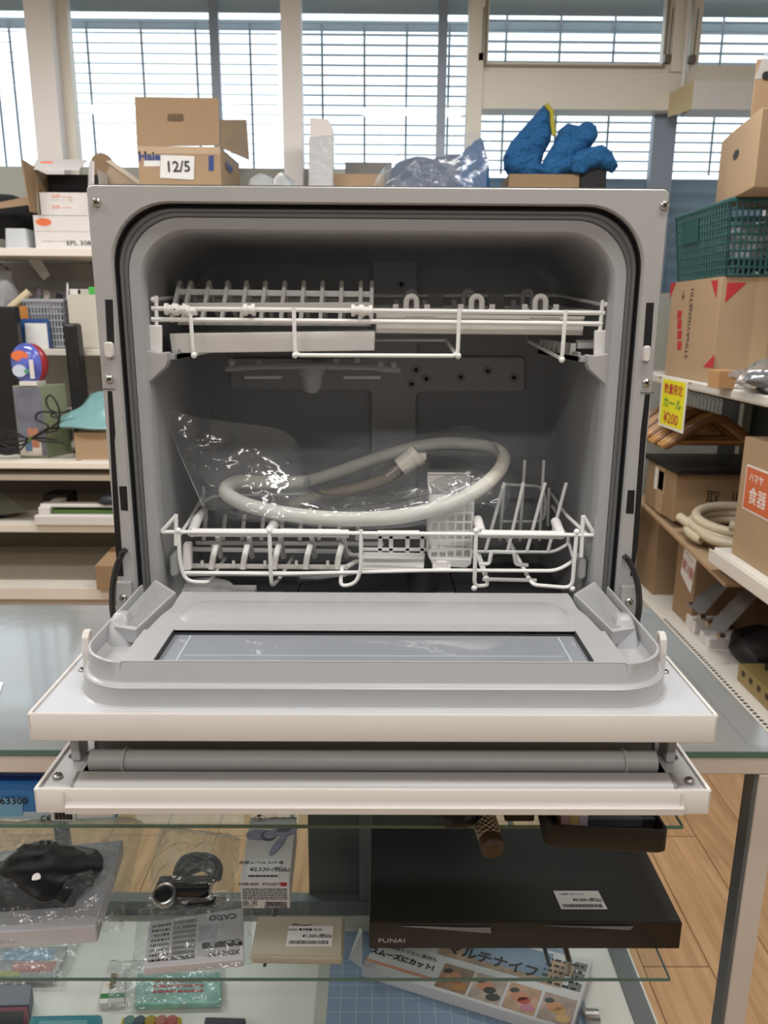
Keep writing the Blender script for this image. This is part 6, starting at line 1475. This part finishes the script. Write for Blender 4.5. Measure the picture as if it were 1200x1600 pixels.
for L in ([(276, 1365), (285, 1345), (305, 1338), (330, 1341), (342, 1355), (340, 1372)], [(280, 1370), (290, 1352), (312, 1347), (330, 1350), (336, 1362), (330, 1378)], [(284, 1374), (300, 1360), (320, 1356), (332, 1368), (322, 1382)]):
    k = len(L); m = MB(); m.tube(smooth_path([T(a, b, zc+.004) for a, b in L], 6), .006, 10); m.build('cable', m_black, e, smooth=True)
m = MB(); p_ = T(342, 1404, zc); m.obox(p_, (.009, .002, 0), (-.001, .006, 0), (0, 0, .0024)); m.build('usb_plug', m_metal, e, bevel=.0006)
m = MB(); m.tube(smooth_path([T(330, 1398, zc), T(336, 1406, zc), T(325, 1412, zc), T(300, 1414, zc-.006), T(270, 1412, zc-.006)], 5), .003, 8); m.build('cable', m_black, e, smooth=True)
bag([(248, 1300), (376, 1318), (362, 1420), (228, 1424)], Z2, .034, 'clear bag round the black webcam', seed=4, amp=.006)
# --- white framed scale with a black camera in a bag
zq = Z2+.026
e, q = flatbox([(-60, 1335), (192, 1312), (150, 1447), (-60, 1460)], Z2, zq, 'white_photo_frame', mat('frame_white', (206, 204, 210), .5), 'white framed tray with black gear, at the left of the lower shelf', 'tray', bevel=.002)
decal(e, q, .0, .80, .22, .80, m_black, 'black_inset', h=.0006)
k0 = empty('black_camera', on_top(q, .55, .5), 'black camera gear with a yellow tag lying in the white framed tray', 'camera')
c = on_top(q, .52, .55)+Vector((0, 0, .002)); 
blob('camera_body', c+Vector((.01, 0, .014)), (.075, .050, .026), .3, 1.4, mat('camera_black', (28, 28, 30), .4, bump=.2, bscale=100), None, None, parent=k0, floor=c.z)
c2 = on_top(q, .66, .36)+Vector((0, 0, .012)); m = MB(); m.obox(c2, (.030, -.014, 0), (.008, .016, 0), (0, 0, .010)); m.build('grip', m_black, k0, bevel=.004)
m = MB(); m.cyl(c+Vector((.012, -.030, .028)), c+Vector((.012, -.034, .032)), .006, 16); m.build('silver_button', m_metal, k0)
m = MB(); p_ = on_top(q, .38, .38)+Vector((0, 0, .012)); m.obox(p_, (.010, .004, 0), (-.003, .007, 0), (0, 0, .001)); m.build('yellow_tag', mat('tag_yellow', (170, 160, 40), .5), k0, label='yellow tag')
m = MB(); m.tube(smooth_path([on_top(q, u, v)+Vector((0, 0, h)) for u, v, h in ((.2, .5, .005), (.3, .7, .012), (.45, .85, .02), (.6, .8, .024), (.7, .6, .012))], 6), .006, 8); m.build('strap', m_black, k0, smooth=True)
bag([(-60, 1300), (225, 1292), (190, 1462), (-60, 1490)], Z2, .050, 'clear bag over the white framed tray', nu=70, nv=50, seed=7, amp=.006)
# small print leaflet in bag under it
# --- bottom deck
m_mat = bpy.data.materials.new('cutting_mat_blue'); m_mat.use_nodes = True; n_ = m_mat.node_tree.nodes; L_ = m_mat.node_tree.links
tc_ = n_.new('ShaderNodeTexCoord'); br = n_.new('ShaderNodeTexBrick'); br.offset = 0; br.inputs['Scale'].default_value = 1; br.inputs['Brick Width'].default_value = .025; br.inputs['Row Height'].default_value = .025; br.inputs['Mortar Size'].default_value = .0005
br.inputs['Color1'].default_value = (*s2l((.50, .58, .68)), 1); br.inputs['Color2'].default_value = (*s2l((.49, .57, .67)), 1); br.inputs['Mortar'].default_value = (*s2l((.66, .72, .78)), 1)
L_.new(tc_.outputs['Object'], br.inputs[0]); L_.new(br.outputs[0], n_['Principled BSDF'].inputs['Base Color']); n_['Principled BSDF'].inputs['Roughness'].default_value = .5
e, q = flatbox([(503, 1455), (880, 1455), (935, 1640), (486, 1640)], Z3, Z3+.003, 'cutting_mat', m_mat, 'blue gridded cutting mat lying on the showcase floor', 'cutting mat', bevel=.0005, body='mat_sheet')
decal(e, q, 0, .045, 0, 1, mat('mat_margin', (176, 180, 170), .5), 'mat_margin', 'pale ruled margin')
# vegetable knife box, slanted
# vegetable slicer box
zq = Z3+.024
e, q = flatbox([(640, 1430), (925, 1500), (905, 1597), (572, 1500)], Z3+.003, zq, 'slicer_box', mat('box_pale', (204, 204, 206), .45), 'white box of kitchen slicers with food pictures, slanted on the cutting mat', 'box')
q = [T(618, 1424, zq), T(926, 1502, zq), T(893, 1612, zq), T(565, 1510, zq)]
bpy.data.objects.remove(e.children[0]); m = MB(); m.slab([Vector((p.x, p.y, Z3+.0035)) for p in q], (0, 0, zq-Z3-.0035)); m.build('box_body', MATS['box_pale'], e, bevel=.001)
ux_ = (q[2]-q[3]).normalized(); uz_ = Vector((-ux_.y, ux_.x, 0))
UP = Vector((0, 0, .0008))
text('IZUMI', .014, on_top(q, .10, .62)+UP, ux_, uz_, m_ink, e, bold=.0006)
text('\u5305\u4e01\u3067\u306f\u5207\u308a\u3065\u3089\u3044\u98df\u6750\u3082', .0095, on_top(q, .155, .40)+UP, ux_, uz_, m_ink, e)
text('\u30b9\u30e0\u30fc\u30ba\u306b\u30ab\u30c3\u30c8!', .0135, on_top(q, .16, .27)+UP, ux_, uz_, m_ink, e, bold=.0006)
decal(e, q, .0, .34, .10, .14, mat('line_orange', (206, 140, 110), .5), 'orange_line')
decal(e, q, .30, .90, .50, .88, mat('picture_food', (168, 140, 116), .45, var=.5, vscale=35), 'food_picture'); decal(e, q, .42, .82, .58, .95, mat('picture_blue', (120, 142, 168), .45, var=.2), 'blue_picture', h=.0006)
text('\u30de\u30eb\u30c1\u30ca\u30a4\u30d5', .026, on_top(q, .56, .62)+UP, ux_, uz_, m_ink, e, bold=.0010)
for k in range(4):
    u0 = .36+.160*k; decal(e, q, u0, u0+.148, .04, .40, mat('photo_%d' % k, [(150, 120, 96), (176, 160, 150), (186, 150, 122), (170, 150, 140)][k], .45, var=.4, vscale=40), 'food_photo')
    for (du, dv, r, cc) in ((.06, .24, .011, (190, 130, 96)), (.085, .20, .008, [(150, 90, 50), (50, 46, 44), (176, 60, 50), (196, 150, 90)][k]), (.11, .12, .009, [(170, 120, 70), (46, 44, 44), (186, 120, 140), (210, 176, 120)][k]), (.03, .30, .006, (40, 40, 44))):
        c = on_top(q, u0+du, dv)+Vector((0, 0, .0006)); m = MB(); m.slab([c+Vector((r*1.3*math.cos(t), r*.8*math.sin(t), 0)) for t in [2*math.pi*j/14 for j in range(14)]], (0, 0, .0002)); m.build('photo_detail', mat('pd_%d_%d_%d' % cc, cc, .45), e)
lines(e, q, .80, .97, .50, .92, 5, m_ink, fill=.4)
for k in range(3): decal(e, q, .925, .985, .52+.15*k, .63+.15*k, m_grey_ink, 'printed_mark'); 
# end flap of the slicer box
m = MB(); m.slab([P(545, 1499, Y=q[3].y+.01), P(566, 1512, Y=q[3].y), P(566, 1455, Y=q[3].y+.0), P(562, 1450, Y=q[3].y+.03)], (0, .002, 0)); m.build('end_flap', MATS['box_pale'], e)
# pen sets in bags, trays, battery box, teal case
e, q = flatbox([(215, 1520), (345, 1518), (345, 1567), (210, 1570)], Z3, Z3+.012, 'pen_set', mat('pens_teal', (140, 190, 180), .4, var=.3, vscale=30), 'teal and white pen set bagged on the showcase floor', 'pens', bevel=.003)
lines(e, q, .2, .8, .3, .8, 3, m_red)
bag([(170, 1505), (352, 1505), (356, 1578), (160, 1580)], Z3, .018, 'clear bag round the teal pen set', seed=11)
e, q = flatbox([(163, 1520), (196, 1518), (194, 1566), (155, 1568)], Z3, Z3+.010, 'pen_packet', m_boxw, 'white pen packet with green end bands, left of the teal pen set', 'packet')
decal(e, q, 0, 1, .15, .30, m_green, 'green_band'); decal(e, q, .35, .6, .45, .95, m_ink, 'name_panel'); text('OKE', .014, on_top(q, .47, .7)+Vector((0, 0, .0008)), (0, 1, 0), (-1, 0, 0), mat('gold_ink', (190, 160, 60), .4), e)
e, q = flatbox([(-40, 1480), (105, 1478), (85, 1528), (-40, 1530)], Z3, Z3+.012, 'photo_leaflet', mat('leaflet_mix', (170, 166, 170), .4, var=.5, vscale=20), 'colourful bagged leaflet on the showcase floor under the framed tray', 'leaflet')
decal(e, q, .0, .55, .05, .22, mat('leaf_yellow', (190, 190, 110), .4), 'yellow_strip'); decal(e, q, .45, .95, .2, .5, mat('leaf_red', (196, 120, 116), .4), 'red_strip'); decal(e, q, .3, .9, .55, .9, mat('leaf_blue', (130, 160, 190), .4), 'blue_strip')
bag([(-60, 1470), (130, 1468), (100, 1545), (-60, 1548)], Z3, .02, 'clear bag round the colourful leaflet', seed=13)
e, q = flatbox([(-40, 1540), (50, 1538), (45, 1570), (-40, 1572)], Z3, Z3+.03, 'slate_pack', mat('slate', (104, 110, 122), .5), 'slate grey packet on the showcase floor at the far left', 'packet')
e, q = flatbox([(-40, 1575), (44, 1572), (38, 1640), (-40, 1640)], Z3, Z3+.03, 'crimson_tray', mat('crimson', (110, 36, 60), .4), 'crimson rimmed black tray at the bottom left corner', 'tray')
decal(e, q, .0, .93, .05, .88, m_black, 'black_inset')
e, q = flatbox([(46, 1585), (160, 1583), (158, 1640), (38, 1640)], Z3, Z3+.03, 'teal_case', mat('teal_case', (70, 150, 170), .2, coat=.5), 'glossy teal case on the showcase floor at the bottom left', 'case', bevel=.006)
decal(e, q, .15, .8, .1, .8, mat('teal_light', (130, 190, 200), .15), 'clear_window')
e, q = flatbox([(190, 1588), (284, 1587), (282, 1650), (184, 1650)], Z3, Z3+.022, 'battery_tray', mat('tray_yellow', (206, 180, 30), .4), 'yellow tray holding round batteries on the showcase floor', 'tray', bevel=.004)
decal(e, q, .06, .94, .05, .9, mat('tray_yellow_dark', (150, 128, 30), .5), 'tray_inset')
for k in range(5):
    c = on_top(q, .15+.175*k, .72); b_ = MB(); b_.cyl((c.x, c.y, c.z+.001), (c.x, c.y, c.z+.014), .0085, 18)
    o = b_.build('battery', [mat('bat_teal', (110, 150, 150), .3), mat('bat_slate', (90, 104, 120), .3), mat('bat_gold', (180, 160, 70), .3), mat('bat_pink', (190, 130, 120), .3), mat('bat_rose', (190, 110, 110), .3)][k], bevel=.002, label=['pale teal', 'slate', 'gold', 'salmon', 'rose'][k]+' ended round battery in the yellow tray', cat='battery', group='batteries in the yellow tray')
e, q = flatbox([(320, 1588), (384, 1590), (388, 1650), (312, 1650)], Z3, Z3+.02, 'dark_case', mat('case_slate', (70, 72, 84), .25, coat=.4), 'small dark grey case on the showcase floor beside the yellow tray', 'case', bevel=.003)
c = T(925, 1575, Z3+.03); m = MB(); m.cyl((c.x-.012, c.y, Z3+.012), (c.x+.012, c.y, Z3+.012), .012, 16); m.build('small_roller', m_metal, label='small metal roller on the showcase floor beside the slicer box', cat='roller', bevel=.001)
# chrome shelf supports hanging at the front
for px, ya_, z0_, z1_, lb in ((421, .86, Z2, Z2-.07, 'thin metal rod hanging below the lower shelf under the beige dictionary'), (889, .84, Z2-.006, Z2-.06, 'thin metal rod hanging below the lower shelf over the slicer box')):
    c = P(px, 1520, Y=ya_); m = MB(); m.tube([(c.x, ya_+.10, Z2-.008), (c.x, ya_, Z2-.018)], .004, 8); m.tube([(c.x, ya_, Z2-.018), (c.x-.001, ya_-.004, Z2-.030)], .0045, 8)
    m.build('support_rod', m_metal, label=lb, cat='rod')
